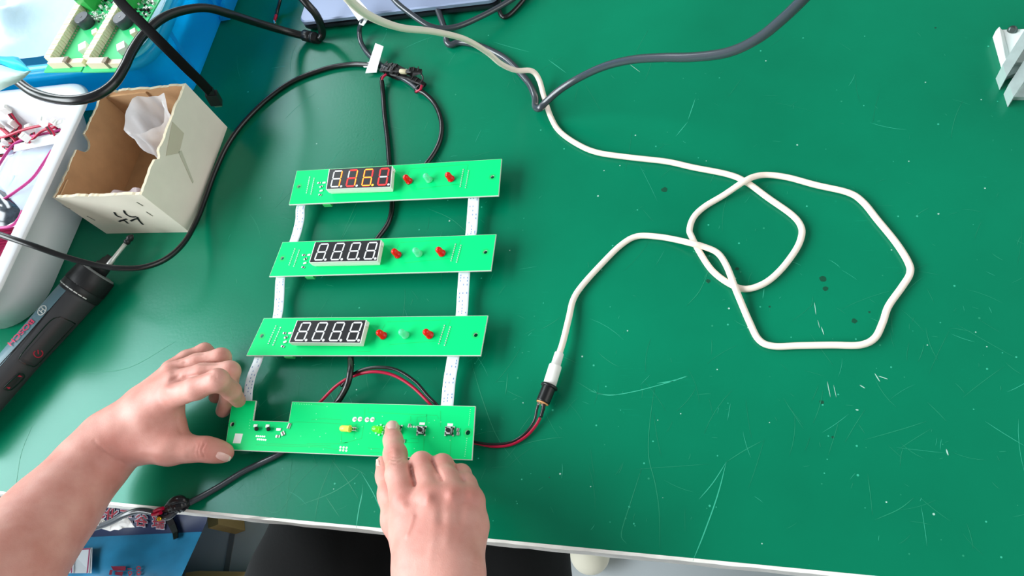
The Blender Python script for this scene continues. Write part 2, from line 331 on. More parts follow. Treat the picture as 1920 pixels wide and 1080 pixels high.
def ring(mb, c, r0, r1, z, m=0, n=16):
    c = Vector(c); A = [c + Vector((r0 * math.cos(2 * math.pi * k / n), r0 * math.sin(2 * math.pi * k / n), z)) for k in range(n)]; B = [c + Vector((r1 * math.cos(2 * math.pi * k / n), r1 * math.sin(2 * math.pi * k / n), z)) for k in range(n)]
    mb.add(A + B, [[k, (k + 1) % n, n + (k + 1) % n, n + k] for k in range(n)], m)
def solder(mb, c, r, h):
    c = Vector(c); mb.disc(c, r, h * .5, 8, 0, r * .8); mb.disc(c + Vector((0, 0, h * .5)), r * .45, h * .5, 6, 0, r * .2)
F3 = FR[2]
FACE = [(557.5, 601.0), (686.5, 600.3), (675.5, 643.0), (542.3, 642.0)]
DH = .0095
face_l = [F3.px(u, v, DH) for u, v in FACE]
LED_l = [F3.px(u, v, 0) for u, v in ((719.5, 630), (761, 629), (806.5, 629))]
PIN_l = [[F3.px(*q) for q in ((522, 613), (508, 645.5))], [F3.px(*q) for q in ((839, 612), (828.5, 646))]]
RES_l = [F3.px(*q) for q in ((534, 625), (544.5, 625), (536.5, 633), (535, 641.5), (530.5, 650))]
HOLE_l = [(.0315, .48), (.965, .49)]
def seg_shape(k, wdt=1.0):
    # digit cell: x 0..1, y 0..1.8 (down), slanted; returns hexagon in cell units
    t = .074 * wdt; g = .03; x0, x1, y0, y1, ym = .0, 1.0, 0.0, 1.8, .9
    H = lambda y: [(x0 + t + g, y - t), (x1 - t - g, y - t), (x1 - g, y), (x1 - t - g, y + t), (x0 + t + g, y + t), (x0 + g, y)]
    V = lambda x, a, b: [(x, a + g), (x + t, a + t + g), (x + t, b - t - g), (x, b - g), (x - t, b - t - g), (x - t, a + t + g)]
    return [H(y0), V(x1, y0, ym), V(x1, ym, y1), H(y1), V(x0, ym, y1), V(x0, y0, ym), H(ym)][k]
LIT = ['-hh----', 'rhhrr-r', 'hrhhhhh', 'rrrrrr-']; DOT = '--h-'
BLABEL = ['green display board at the top, its red digits lit', 'green display board in the middle of the three, digits unlit', 'green display board just above the hands, digits unlit']
def display_board(i):
    fr = FR[i]; c = fr(.5, .5)
    T = thing('display_board', BLABEL[i], 'circuit board', (c.x, c.y, 0), 'digit display boards')
    plate(fr, [(0, 0), (1, 0), (1, 1), (0, 1)], [(*h, .0019) for h in HOLE_l], T)
    for h in HOLE_l: hr = MB(); ring(hr, fr(*h), .002, .0036, .00006); hr.obj('hole_ring', M_trace, T)
    # digit display block
    fc = [fr(*q) for q in face_l]; cen = sum(fc, Vector()) / 4
    def inset(pts, k): return [cen + (p - cen) * k for p in pts]
    top = [p + Vector((0, 0, DH)) for p in inset(fc, 1.012)]; up_ = [p + Vector((0, 0, DH * .35)) for p in inset(fc, 1.012)]
    low = [p + Vector((0, 0, .0003)) for p in inset(fc, .965)]
    mb = MB(); mb.hexa(up_, top); mb.hexa(low, up_)
    ex = (fc[1] - fc[0]).normalized(); ey = (fc[0] - fc[3]).normalized()
    mb.box(fc[1] + ex * .0012 - ey * .004 + Vector((0, 0, DH - .004)), .0016, .003, .003)
    disp = mb.obj('digit_display', M_white, T)
    f = MB(); f.hexa([p + Vector((0, 0, DH)) for p in inset(fc, .985)], [p + Vector((0, 0, DH + .0003)) for p in inset(fc, .985)]); f.obj('display_face', M_face, disp)
    def fm(a, b, z): return (fc[0] * (1 - a) + fc[1] * a) * (1 - b) + (fc[3] * (1 - a) + fc[2] * a) * b + Vector((0, 0, DH + z))
    for d in range(4):
        g = MB(); cw = .130; ch = .79 / 1.8
        def cell(x, y): 
            yy = y * ch + .115; xx = .065 + d * .2455 + x * cw + (1.8 - y) * .012 + .004
            return xx, yy
        for k in range(7):
            st = LIT[d][k] if i == 0 else '-'
            if st == '-': loop = [fm(*cell(x, y), .0003) for x, y in seg_shape(k)]; g.prism(loop, (0, 0, .00012), 0)
            else:
                loop = [fm(*cell(x, y), .0003) for x, y in seg_shape(k, 1.25)]; g.prism(loop, (0, 0, .00012), 3)
                loop = [fm(*cell(x, y), .00042) for x, y in seg_shape(k, .72)]; g.prism(loop, (0, 0, .0001), 1 if st == 'r' else 2)
        x, y = cell(1.27, 1.78); g.disc(fm(x, y, .0003), .0013, .00012, 10, 2 if (i == 0 and DOT[d] == 'h') else 0)
        g.obj('digit', [M_seg, M_seg1, M_seg2, M_seg0], disp)
    # LEDs, leaning a little like the photo
    for k, l in enumerate(LED_l):
        b = fr(*l); top_ = b + Vector((-.0018, .0004, .0098)); dd = (top_ - b); ln = dd.length; dd.normalize()
        g = MB(); r = .0031
        g.lathe(b, top_, [(.0002, r * 1.18), (.0012, r * 1.18), (.0013, r), (ln - r, r)] + [(ln - r + r * math.sin(a), r * math.cos(a)) for a in (.35, .7, 1.05, 1.35)], 14)
        tag(g.obj('led', M_ledc if k == 1 else M_ledr, T), 'clear green LED dome' if k == 1 else ('red LED dome glowing' if i == 0 else 'red LED dome'))
        if i == 0 and k != 1:
            pass
    for p in PIN_l:
        g = MB(); (a0, b0_), (a1, b1_) = p
        for q in range(9):
            for c_ in (-.0125, .0125):
                tt = q / 8; solder(g, fr(a0 + (a1 - a0) * tt + c_, b0_ + (b1_ - b0_) * tt + (.02 if c_ > 0 else -.02), 0), .00075, .0011)
        g.obj('solder_pins', M_solder, T)
    for k, q in enumerate(RES_l):
        g = MB(); c0 = fr(*q); an = math.atan2(ex.y, ex.x) + (.0, .1, .5, .3, -.3)[k]
        g.box(c0, .0034, .0018, .0008, an, 0); g.box(c0 + Vector((math.cos(an), math.sin(an), 0)) * .0004 + Vector((0, 0, .0003)), .0012, .0019, .0007, an, 1)
        g.obj('resistor', [M_solder, M_silk if k % 2 else M_blk2], T)
    # printed traces and the sockets under the board that carry it
    g = MB()
    for path in ([(.62, .72), (.8, .64), (.83, .64)], [(.58, .14), (.84, .10), (.85, .12), (.845, .3)], [(.56, .55), (.575, .2)], [(.49, .9), (.55, .9)]):
        g.ribbon([fr(*p, .00003) for p in path], .0003, th=.00004)
    g.obj('trace', M_trace, T)
    for cx_ in (.085, .875):
        for cy_ in ((.32, .68)):
            g = MB(); g.box(fr(cx_, cy_, -ZT + .0001) , .020, .006, ZT - .0018, math.atan2(ex.y, ex.x)); g.obj('ribbon_socket', M_blk2, T)
    g = MB(); g.box(fr(.19, .955, -.0062), .009, .005, .0045, math.atan2(ex.y, ex.x)); g.obj('terminal', mat('terminal_green', '2fc060', .4), T)
    return T
for i in range(3): display_board(i)

# --- control board with the notch
F4 = FR[3]
c4 = F4(.5, .5)
CB = thing('control_board', 'green control board with buttons and a notch, held and pressed by the hands', 'circuit board', (c4.x, c4.y, 0))
nt_ = [F4.px(*q) for q in ((480.3, 750), (474.5, 788.3), (541, 790.6), (547.4, 752.7))]
nt_[0] = (nt_[0][0], 0); nt_[3] = (nt_[3][0], 0)
H4 = [F4.px(435.5, 795.5), F4.px(877, 811)]
plate(F4, [(0, 0), nt_[0], nt_[1], nt_[2], nt_[3], (1, 0), (1, 1), (0, 1)], [(*h, .0021) for h in H4], CB)
for h in H4: g = MB(); ring(g, F4(*h), .0023, .0040, .00006); g.obj('hole_ring', M_trace, CB)
def p4(u, v, z=0): return P(u, v, ZT + z)
A4 = math.atan2(F4.ex.y, F4.ex.x)
g = MB(); g.box(p4(446, 822, .00002), .0078, .0086, .00006, A4); tag(g.obj('printed_patch', M_silk, CB), 'blank pale printed square')
for (u, v) in ((791, 808), (843.5, 809), (746, 806)):
    c0 = p4(u, v); g = MB()
    g.box(c0, .0062, .0062, .0030, A4, 0); g.box(c0 + Vector((0, 0, .003)), .0060, .0060, .0006, A4, 1)
    g.box(c0 + Vector((0, 0, .0008)), .0070, .0022, .0010, A4, 1)
    for sx in (-1, 1):
        for sy in (-1, 1):
            o_ = Matrix.Rotation(A4, 3, 'Z') @ Vector((sx * .0023, sy * .0023, 0)); g.disc(c0 + o_ + Vector((0, 0, .0036)), .0006, .0003, 8, 0); g.box(c0 + o_ * 1.45 + Vector((0, 0, 0)), .0012, .0014, .0010, A4, 1)
    bt = g.obj('push_button', [M_blk2, M_solder], CB)
    g = MB(); g.lathe(c0 + Vector((0, 0, .0036)), c0 + Vector((0, 0, .0062)), [(0, .0018), (.0020, .0018), (.0025, .0014)], 12); g.obj('button_cap', M_blk2, bt)
for (u, v) in ((791.5, 794.5), (844, 796.5)):
    g = MB(); g.box(p4(u, v, .00002), .0048, .0022, .00006, A4); g.obj('silk_mark', M_silk, CB)
# lying LEDs
def flatled(u0, v0, u1, v1, m, lab):
    a = p4(u0, v0, .0028); b = p4(u1, v1, .0028); ln = (b - a).length; r = .0027
    g = MB(); g.lathe(a, b, [(0, r * 1.12), (.001, r * 1.12), (.0011, r), (ln - r, r)] + [(ln - r + r * math.sin(q), r * math.cos(q)) for q in (.35, .7, 1.05, 1.35)], 14)
    d = (a - b).normalized(); n_ = Vector((-d.y, d.x, 0))
    for sg in (-1, 1): g.tube([a + n_ * (.0012 * sg), a + d * .004 + n_ * (.0012 * sg), a + d * .0055 + n_ * (.0012 * sg) + Vector((0, 0, -.0024))], .00035, 6, 1)
    tag(g.obj('led', [m, M_solder], CB), lab)
flatled(657, 804, 637, 803, M_ledy, 'yellow LED lying flat'); flatled(714, 806, 697, 803, M_ledg, 'lit green LED lying flat')
g = MB()
for k in range(8):
    an = k * math.pi / 4; g.box(p4(713, 806.5, .0001) + Vector((.0042 * math.cos(an), .0042 * math.sin(an), 0)), .0014, .0014, .0012, an)
tag(g.obj('led_collar', mat('pale_cyan_plastic', 'b8f2dc', .35), CB), 'pale collar round green LED')
for (u, v) in ((665, 786.3), (675.2, 786), (688.3, 787), (698.3, 786.8)):
    g = MB(); g.disc(p4(u, v, .0), .0021, .0002, 12, 1); solder(g, p4(u, v, .0002), .0012, .002); g.obj('solder_pad', [M_solder, M_silk], CB)
for (u, v) in ((480.5, 804), (503, 804.5)):
    g = MB(); g.lathe(p4(u, v, 0), p4(u, v, .0046), [(0, .0019), (.0034, .0019), (.0044, .0013)], 12); tr_ = g.obj('transistor', M_blk2, CB)
    g = MB(); g.box(p4(u - 1, v - 5.5, 0), .0034, .0026, .0007, A4); g.obj('solder_pad', M_silk, CB)
for (u, v, w_, h_, an) in ((523, 805.5, .0044, .0022, 0), (521.5, 818.5, .0038, .0022, 0), (531, 813, .0032, .0036, .6), (542.5, 799, .0026, .0048, -.2), (859, 806, .0022, .0026, 0), (859.3, 813.5, .0022, .0026, 0), (757, 827.5, .0026, .0028, 0), (768.5, 797, .002, .002, 0), (665.5, 803.5, .002, .002, 0)):
    g = MB(); g.box(p4(u, v), w_, h_, .0009, A4 + an, 0); g.box(p4(u, v, .0005), w_ * .4, h_ * 1.04, .0006, A4 + an, 1); g.obj('resistor', [M_solder, M_silk if w_ > .004 else mat('chip_gray', '6c6658', .4)], CB)
def grid(u0, v0, u1, v1, rows, n, dv, r, m):
    g = MB()
    for a in range(rows):
        for k in range(n):
            tt = k / max(1, n - 1); ring(g, p4(u0 + (u1 - u0) * tt + dv[0] * a, v0 + (v1 - v0) * tt + dv[1] * a), r * .35, r, .0001, 0, 10); solder(g, p4(u0 + (u1 - u0) * tt + dv[0] * a, v0 + (v1 - v0) * tt + dv[1] * a, -.0005), r * .45, .0011)
    return g.obj('solder_pins', m, CB)
grid(481, 817.5, 496, 818.5, 2, 5, (2, 6.2), .0008, M_solder); grid(638.5, 838.5, 650, 839.5, 2, 3, (-.6, 5.5), .0010, M_solder); grid(766, 799.5, 781, 800.5, 1, 4, (0, 0), .0009, M_silk)
g = MB()
for pth in ([(547, 792), (560, 791), (608, 793), (640, 795)], [(584, 787), (605, 785), (640, 787)], [(684, 765), (683, 790), (678, 822), (640, 832), (575, 832)], [(690, 764), (690, 773), (820, 779), (822, 785)], [(560, 755), (607, 760)], [(782, 797), (782, 782), (800, 781)],
            [(800, 776), (800, 800)], [(826, 770), (826, 800)], [(770, 790), (770, 780)], [(640, 812), (640, 830), (652, 830)], [(480, 834), (520, 836), (600, 838), (650, 846)], [(500, 832), (560, 834), (620, 836)], [(694, 848), (720, 850)], [(795, 820), (794, 860)], [(846, 820), (844, 858)], [(770, 822), (785, 823), (785, 830), (758, 830)], [(690, 840), (713, 842)], [(668, 795), (663, 820)]):
    g.ribbon([p4(a, b, .00003) for a, b in pth], .00028, th=.00004)
g.obj('trace', M_trace, CB)
g = MB()
for k in range(8): g.disc(p4(552 + k * 4.6, 757.3 + k * .15, .00002), .0004, .00005, 6)
for k in range(7): g.disc(p4(478 - k * 1.1, 766 + k * 6.5, .00002) if k < 3 else p4(471 - k * .6, 772 + k * 5.2, .00002), .0004, .00005, 6)
for k in range(9): g.disc(p4(875.5 - k * .5, 822 + k * 4.2, .00002), .0004, .00005, 6); g.disc(p4(882 - k * .4, 768 + k * 3.6, .00002), .0004, .00005, 6)
for k in range(26): g.disc(p4(rnd.uniform(560, 850), rnd.uniform(762, 846), .00002), .0004, .00005, 6)
tag(g.obj('via_dots', mat('via', '8fe8b0', .5), CB), kind='stuff')
for cx_, cy_ in ((.05, .42), (.885, .3), (.35, .72), (.8, .72)):
    g = MB(); g.box(F4(cx_, cy_, -ZT + .0001), .020, .006, ZT - .0018, A4); g.obj('ribbon_socket', M_blk2, CB)

# ------------------------------------------------------------------ ribbon cables between boards
M_rib = mat('ribbon_white', 'e6eef4', .35); M_ribp = mat('ribbon_print', '5f83b8', .5)
RB = [([(566, 380, .014), (563, 392, .013), (562, 412, .010), (556, 438, .010), (549, 458, .014)], 'white ribbon cable linking top and middle display boards on the left', .0052),
      ([(889, 364, .014), (888, 376, .013), (886, 405, .010), (884, 432, .010), (882, 444, .014)], 'white ribbon cable linking top and middle display boards on the right', .0056),
      ([(527, 514, .014), (525, 530, .012), (524, 556, .009), (522, 582, .010), (519, 600, .014)], 'white ribbon cable linking middle and third display boards on the left', .0052),
      ([(871, 506, .014), (870, 522, .012), (868, 552, .009), (866.5, 580, .010), (865, 596, .014)], 'white ribbon cable linking middle and third display boards on the right', .0056),
      ([(488, 662, .014), (482, 680, .013), (472, 704, .011), (466, 730, .011), (464, 754, .014)], 'white ribbon cable beside the left hand, down to the control board', .0048),
      ([(851, 662, .014), (848, 682, .012), (843, 712, .010), (840, 742, .010), (838, 764, .014)], 'white ribbon cable from the third display board to the control board on the right', .0056)]
for pts, lab, hw in RB:
    path = W(pts, 8); g = MB(); g.tube(path, 0, 12, flat=(hw, .00035))
    o = g.obj('ribbon_cable', M_rib); tag(o, lab, 'ribbon cable', 'ribbon cables between the boards')
    g = MB()
    for k in range(5, len(path) - 4, 2):
        for e in (-.62, .0, .55):
            if rnd.random() < .5:
                a = Vector(path[k]); b_ = Vector(path[k + 1]); t_ = (b_ - a).normalized(); sd = t_.cross(Vector((0, 0, 1))).normalized()
                up_ = sd.cross(t_).normalized()
                c0 = a + sd * (hw * e) + up_ * .00036; g.ribbon([c0, c0 + t_ * .0016], .00035, up=up_, th=.00005)
    g.obj('printed_mark', M_ribp, o)

# ------------------------------------------------------------------ cables
def cable(name, label, pts, r, m, n=8, cat='cable', parent=None, sides=10):
    g = MB(); g.tube(W(pts, n), r, sides); o = g.obj(name, m, parent)
    if parent is None: tag(o, label, cat)
    return o
# white power cord
WC = thing('white_cable', 'white power cable looped on the right of the bench', 'cable', P(1430, 500, 0))
cord = [(632, -40, .33), (655, 0, .30), (697, 32, .255), (752, 52, .20), (812, 59, .15), (870, 73, .105), (912, 97, .07), (940, 120, .045), (968, 132, .028), (997, 133, .02), (1011, 150, .012), (1021, 185, .004), (1034, 222, .003), (1050, 247, .003), (1082, 270, .003), (1120, 286, .003), (1180, 295, .003), (1250, 303, .003), (1300, 314, .003), (1365, 327, .003), (1400, 342, .003), (1440, 371, .003), (1485, 403, .003), (1502, 425, .003), (1502, 446, .003), (1490, 472, .003), (1462, 508, .003), (1432, 532, .003), (1397, 542, .003), (1366, 531, .003), (1335, 507, .003), (1312, 473, .0032), (1297, 444, .003), (1293, 430, .003), (1301, 407, .003), (1322, 387, .003), (1357, 366, .004), (1394, 341, .0088), (1415, 331, .007), (1440, 328, .004), (1478, 333, .003), (1530, 347, .003), (1590, 361, .003), (1618, 379, .003), (1645, 412, .003), (1680, 455, .003), (1703, 492, .003), (1706, 513, .003), (1692, 537, .003), (1666, 574, .003), (1655, 605, .003), (1640, 634, .003), (1612, 647, .003), (1560, 647, .003), (1500, 648, .003), (1450, 649, .003), (1423, 637, .003), (1405, 603, .003), (1385, 556, .0062), (1377, 536, .0088), (1362, 498, .005), (1345, 474, .0035), (1318, 462, .0062), (1299, 457, .0088), (1270, 450, .005), (1235, 444, .003), (1195, 443, .003), (1165, 459, .003), (1130, 493, .003), (1092, 535, .0035), (1075, 562, .004), (1067, 595, .006), (1056, 640, .008), (1047, 668, .0085)]
g = MB(); g.tube(W(cord, 6), .0027, 12); g.obj('flex', M_cord, WC)
a = P(1049, 662, .0085); b = P(1029, 726, .0085); L_ = (b - a).length
g = MB(); g.lathe(a, b, [(0, .0037), (.0005, .0039), (L_ * .36, .0041), (L_ * .37, .0052), (L_ * .40, .0054), (L_, .0054)], 18); g.obj('plug', M_white, WC)
# barrel socket with its two wires
SK = thing('power_socket', 'black threaded power socket on red and black wires, joined to the white plug', 'socket', P(1020, 740, 0))
a = P(1031, 722, .0085); b = P(1017.5, 755, .0085); L_ = (b - a).length
prof = [(0, .0066), (.0012, .0072), (.0022, .0072), (.0024, .0056)]
for k in range(9):
    t0 = .0026 + (L_ - .0034) * k / 9; prof += [(t0, .0054), (t0 + (L_ - .0034) / 22, .0059)]
prof += [(L_, .0054)]
g = MB(); g.lathe(a, b, prof, 20); g.obj('barrel', M_blk2, SK)
d = (b - a).normalized()
g = MB(); g.lathe(b - d * .0002, b + d * .001, [(0, .0050), (.001, .0050)], 18); g.obj('insert', mat('orange_insert', 'f0a96a', .5), SK)
for (u, v) in ((1010.5, 755), (1018, 757)):
    g = MB(); q = P(u, v, .0095); g.obox(q, d * .002, d.cross(Vector((0, 0, 1))) * .0009, Vector((0, 0, .0003))); g.obj('terminal', M_metal, SK)
cable('black_wire', None, [(1010, 755, .009), (1006, 770, .007), (1001, 790, .0045), (984, 813, .003), (958, 829, .0028), (925, 833, .003), (896, 830, .004), (870, 824, .006)], .0011, M_black, parent=SK)
cable('red_wire', None, [(1013, 783, .0042), (1003, 800, .003), (985, 819, .0022), (958, 833.5, .002), (925, 837, .002), (893, 831, .003), (868, 826, .005)], .0013, M_red, parent=SK)
g = MB(); g.tube(W([(1020, 757, .009), (1018, 768, .007), (1014, 782, .0045)], 6), [.0016] * 7 + [.0014] * 6, 10); tag(g.obj('heat_shrink', M_blk2, SK), 'black heat shrink sleeve on the red wire')
# red and black pair arcing above the control board
WP = thing('wire_pair', 'red and black wire pair arching between third display board and control board', 'wires', P(705, 715, 0))
cable('red_wire', None, [(585, 768, .006), (603, 751, .010), (630, 724, .014), (660, 706, .016), (698, 697, .018), (736, 703, .016), (772, 724, .013), (806, 757, .010), (818, 772, .006)], .0014, M_red, parent=WP)
cable('black_wire', None, [(640, 724, .012), (655, 707, .016), (680, 693, .019), (712, 688.5, .020), (745, 694, .019), (778, 715, .016), (803, 743, .012), (818, 758, .010), (828, 772, .006)], .0014, M_black, parent=WP)
# board supply cables
cable('signal_cable', 'black cable from the clips, running under the top display board to the middle one', [(716, 152, .006), (718, 175, .003), (721, 215, .003), (727, 265, .003), (730, 306, .003), (734, 345, .003), (735, 388, .003), (728, 418, .003), (708, 447, .004), (690, 470, .005)], .0026, M_black)
cable('signal_cable', 'black cable curving from the clips to behind the top display board', [(780, 168, .006), (797, 176, .005), (815, 195, .003), (827, 225, .003), (827, 255, .003), (817, 282, .003), (799, 308, .004), (780, 330, .005)], .0026, M_black)
cable('signal_cable', 'black cable dropping between the third display board and the control board', [(656, 655, .004), (657.5, 672, .013), (657, 695, .0225), (651, 722, .020), (634, 752, .011), (610, 780, .005), (585, 800, .005)], .0029, M_black)
# taped cable leaving the bottom edge
TC = thing('taped_cable', 'dark cable with a black tape joint and torn white tag on the bench front edge', 'cable', P(400, 915, 0))
cable('front_lead', None, [(545, 832, .005), (525, 850, .004), (490, 868, .003), (455, 885, .003), (415, 910, .003), (380, 930, .004), (352, 944, .006)], .0028, M_grayc, parent=TC)
cable('hanging_lead', None, [(335, 952, .006), (318, 968, .005), (303, 969, .004), (287, 961, .004), (262, 957.5, .004), (235, 965, .002), (205, 980, -.006), (160, 995, -.020), (120, 1005, -.036), (70, 1015, -.056)], .0028, M_grayc, parent=TC)
pth = W([(356, 940, .006), (345, 945, .0075), (332, 948, .008), (316, 955, .007), (302, 958, .006)], 6); n = len(pth)
g = MB(); g.tube(pth, [.0030 + .0036 * math.sin(math.pi * min(1, i / n * 1.25)) * (1 + .15 * math.sin(i * 2.1)) for i in range(n)], 7); g.obj('tape_joint', mat('black_tape', '17181b', .22), TC)
g = MB(); pth = W([(352, 943, .011), (342, 937, .014), (330, 938, .013), (318, 946, .010), (308, 953, .006)], 5); g.tube(pth, [.0012 + .003 * math.sin(math.pi * i / (len(pth) - 1)) for i in range(len(pth))], 7, flat=None); g.obj('tape_fold', mat('black_tape', '17181b', .22), TC)
for pts in ([(306, 953, .012), (297, 955, .011), (289, 959, .010)], [(302, 961, .010), (293, 964, .009), (285, 965, .009)]):
    cable('red_wire', None, pts, .0016, M_red, parent=TC, n=4)
cable('black_wire', None, [(300, 960, .009), (296, 966, .008), (301, 972, .008)], .0013, M_black, parent=TC, n=4)
a = P(300.5, 972, .008); g = MB(); g.lathe(a, a + Vector((.001, -.001, .003)), [(0, .0020), (.0025, .0020), (.003, .0012)], 10); tag(g.obj('copper_end', M_brass, TC), 'cut brass wire end')
G = []
low = [(175, 984), (184, 990), (196, 993), (206, 996), (214, 993), (222, 994), (230, 990), (238, 989), (246, 989), (252, 988.5)]; hi = [(188, 975), (195, 979), (203, 981), (208, 976), (216, 974), (222, 974), (228, 973), (233, 972), (238, 971), (239, 970)]
G = [[P(u, v, -.010 + .002 * math.sin(i * .9)) for i, (u, v) in enumerate(hi)], [P((a_[0] + b_[0]) / 2, (a_[1] + b_[1]) / 2, -.012 + .003 * math.sin(i * 1.3)) for i, (a_, b_) in enumerate(zip(hi, low))], [P(u, v, -.016 + .002 * math.sin(i * 1.7)) for i, (u, v) in enumerate(low)]]
g = MB(); g.sheet(G); g.sheet([[p - Vector((0, 0, .0004)) for p in r_] for r_ in G]); tag(g.obj('paper_tag', M_paper, TC), 'torn white paper tag')
g = MB(); g.tube(W([(175, 988, -.014), (183, 983.5, -.012), (191, 980, -.010)], 4), .0036, 10); g.obj('tag_wrap', M_paper, TC)

# thin black cable from the left to the label tag
BCB = thing('thin_cable', 'thin black cable sweeping round the carton to the white flag tag', 'cable', P(420, 300, 0))
cable('flex', None, [(-260, 400, .060), (-170, 395, .095), (-80, 412, .115), (0, 440, .108), (60, 460, .098), (120, 481, .080), (180, 497, .064), (225, 503, .055), (270, 501, .045), (312, 485, .034), (345, 455, .022), (368, 415, .010), (385, 372, .004), (402, 325, .003), (425, 275, .003), (455, 232, .003), (500, 187, .003), (550, 152, .003), (610, 129, .003), (655, 121, .003), (680, 121, .0035), (702, 123.5, .005)], .0029, M_black, parent=BCB)
def tagflag(parent, quads, h, name='paper_tag'):
    g = MB()
    for q in quads:
        t_ = [P(u, v, h + dh) for u, v, dh in q]; g.prism([p - Vector((0, 0, .0006)) for p in t_], (0, 0, .0008))
    return g.obj(name, mat('tag_paper', 'f6fbfb', .6), parent)
tagflag(BCB, [[(704, 81, .016), (719, 87, .016), (709, 122, .008), (691, 120, .008)], [(691, 120, .008), (709, 122, .008), (706, 135.5, .004), (685, 137, .004)], [(678, 119, .004), (693, 116, .006), (695, 126, .006), (682, 126, .004)]], .0)

# gray lead with a tag on the laptop, going to the clips
GL = thing('tagged_lead', 'dark gray lead with a white tag lying over the laptop edge', 'cable', P(680, 70, 0))
cable('flex', None, [(686, 28, .034), (679, 42, .026), (674, 56, .014), (676, 76, .006), (686, 96, .003), (702, 113, .003), (722, 127, .004), (745, 141, .004), (768, 155, .004), (783, 168, .004)], .0029, M_grayc, parent=GL)
tagflag(GL, [[(649, 6, .036), (668, -6, .038), (695, 24, .036), (672, 39, .036)], [(678, 33, .034), (690, 23, .036), (696, 30, .032), (686, 40, .030)], [(673, 45, .026), (678, 34, .032), (687, 40, .030), (681, 48, .025)]], .0)
g = MB()
for q in ((668, 21), (673, 24), (677, 26)): g.box(P(q[0], q[1], .0376), .002, .001, .0001, .4)
g.obj('pen_mark', mat('pen_gray', '8f9a9d', .6), GL)

# thick cable over the tote with ferrite
PC = thing('laptop_cable', 'thick black cable arching over blue tote and cardboard box to the laptop corner', 'cable', P(420, 60, 0))
cable('flex', None, [(18, 140, .175), (34, 153, .172), (62, 173, .17), (100, 185, .168), (140, 188, .166), (180, 179, .163), (212, 158, .160), (232, 128, .157), (247, 97, .153), (270, 64, .147), (305, 34, .138), (345, 19, .125), (388, 15, .108), (430, 26, .085), (480, 42, .05), (530, 57, .022), (568, 67, .0075), (576, 68, .007)], .0046, M_black, parent=PC)
a = P(569, 66, .007); b = P(598, 73, .007); L_ = (b - a).length
g = MB(); g.lathe(a, b, [(0, .005), (.0015, .0068), (L_ * .5, .0068), (L_ * .52, .0060), (L_ * .6, .0060), (L_ * .62, .0068), (L_ * .75, .0068), (L_ * .77, .0058), (L_, .0058)], 16); g.obj('strain_relief', M_blk2, PC)
cable('loop_end', None, [(592, 71, .007), (602, 69, .008), (604, 58, .014), (600, 42, .026), (591, 25, .038), (578, 10, .048), (560, -10, .058)], .0046, M_black, parent=PC)
# white and cyan folded label at the left edge
LB = thing('cable_label', 'curled cyan and white paper label round thick cable at left edge', 'label', P(10, 140, .175))
M_cyanp = mat('cyan_paper', '18d8f4', .5, transl=.3); M_pale = mat('pale_paper', 'd9f1ea', .6, transl=.2)
def curl(us, vs_a, vs_b, h0, h1, bulge):
    return [[P(us[j], va[j] * (1 - i / 5) + vb[j] * i / 5, h0 + (h1 - h0) * i / 5 + bulge * math.sin(math.pi * i / 5)) for j in range(len(us))] for i in range(6) for va, vb in [(vs_a, vs_b)]]
g = MB(); G = curl([-40, 0, 14, 30, 45, 57], [112, 121, 126, 131, 134, 132], [178, 169, 162, 155, 145, 133], .20, .19, .006); g.sheet(G); g.sheet([[p - Vector((0, 0, .0006)) for p in r_] for r_ in G]); tag(g.obj('pale_flap', M_pale, LB), 'pale mint paper flap')
g = MB(); G = curl([-40, 0, 12, 24, 34, 56], [104, 105.5, 106, 105.5, 107, 131], [112, 119, 124, 130, 132.5, 132.5], .205, .2, .004); g.sheet(G); g.sheet([[p - Vector((0, 0, .0006)) for p in r_] for r_ in G]); tag(g.obj('cyan_flap', M_cyanp, LB), 'bright cyan paper flap')

# flat usb cable
UC = thing('usb_cable', 'flat black USB cable with metal-tipped plug beside cardboard box', 'cable', P(380, 170, 0))
up_ = (0.35, -.25, .9)
pth = cr([P(195, -40, .21), P(228, 6, .20), P(268, 46, .19), P(310, 88, .175), P(350, 128, .15), P(375, 152, .13), P(393, 171, .112)], 8)
g = MB(); g.tube(pth, 0, 12, flat=(.0046, .0014), up=up_); g.obj('flex', mat('matte_black', '0b0b0c', .75, spec=.15), UC)
g = MB(); g.tube(pth[8:], 0, 8, flat=(.0047, .0004), up=up_); 
a = P(391, 167, .113); b = P(408, 196, .088)
d = (b - a).normalized(); upv = Vector(up_); upv = (upv - d * upv.dot(d)).normalized(); sd = d.cross(upv)
g = MB(); g.obox(a + d * .005, d * .005, sd * .0036, upv * .0026); g.obox(a + (b - a) * .58, (b - a) * .33, sd * .0056, upv * .0034); g.obj('plug_housing', M_blk2, UC)
g = MB(); g.obox(b - d * .001, d * .004, sd * .0035, upv * .0012); g.obj('plug_tip', M_metal, UC)

# small red-ended wire behind the laptop corner
RW = thing('stripped_wire', 'short black wire with a red stripped end left of the laptop', 'wire', P(520, 20, 0))
cable('flex', None, [(528, -30, .02), (525, 0, .012), (520, 20, .005), (517, 34, .003)], .0022, M_black, parent=RW)
cable('red_core', None, [(518, 28, .005), (516, 35, .004), (515, 38, .003)], .0019, M_red, parent=RW, n=4)
cable('bare_tip', None, [(515, 37, .003), (514.5, 41, .003), (517, 45, .003)], .0016, M_metal, parent=RW, n=4)

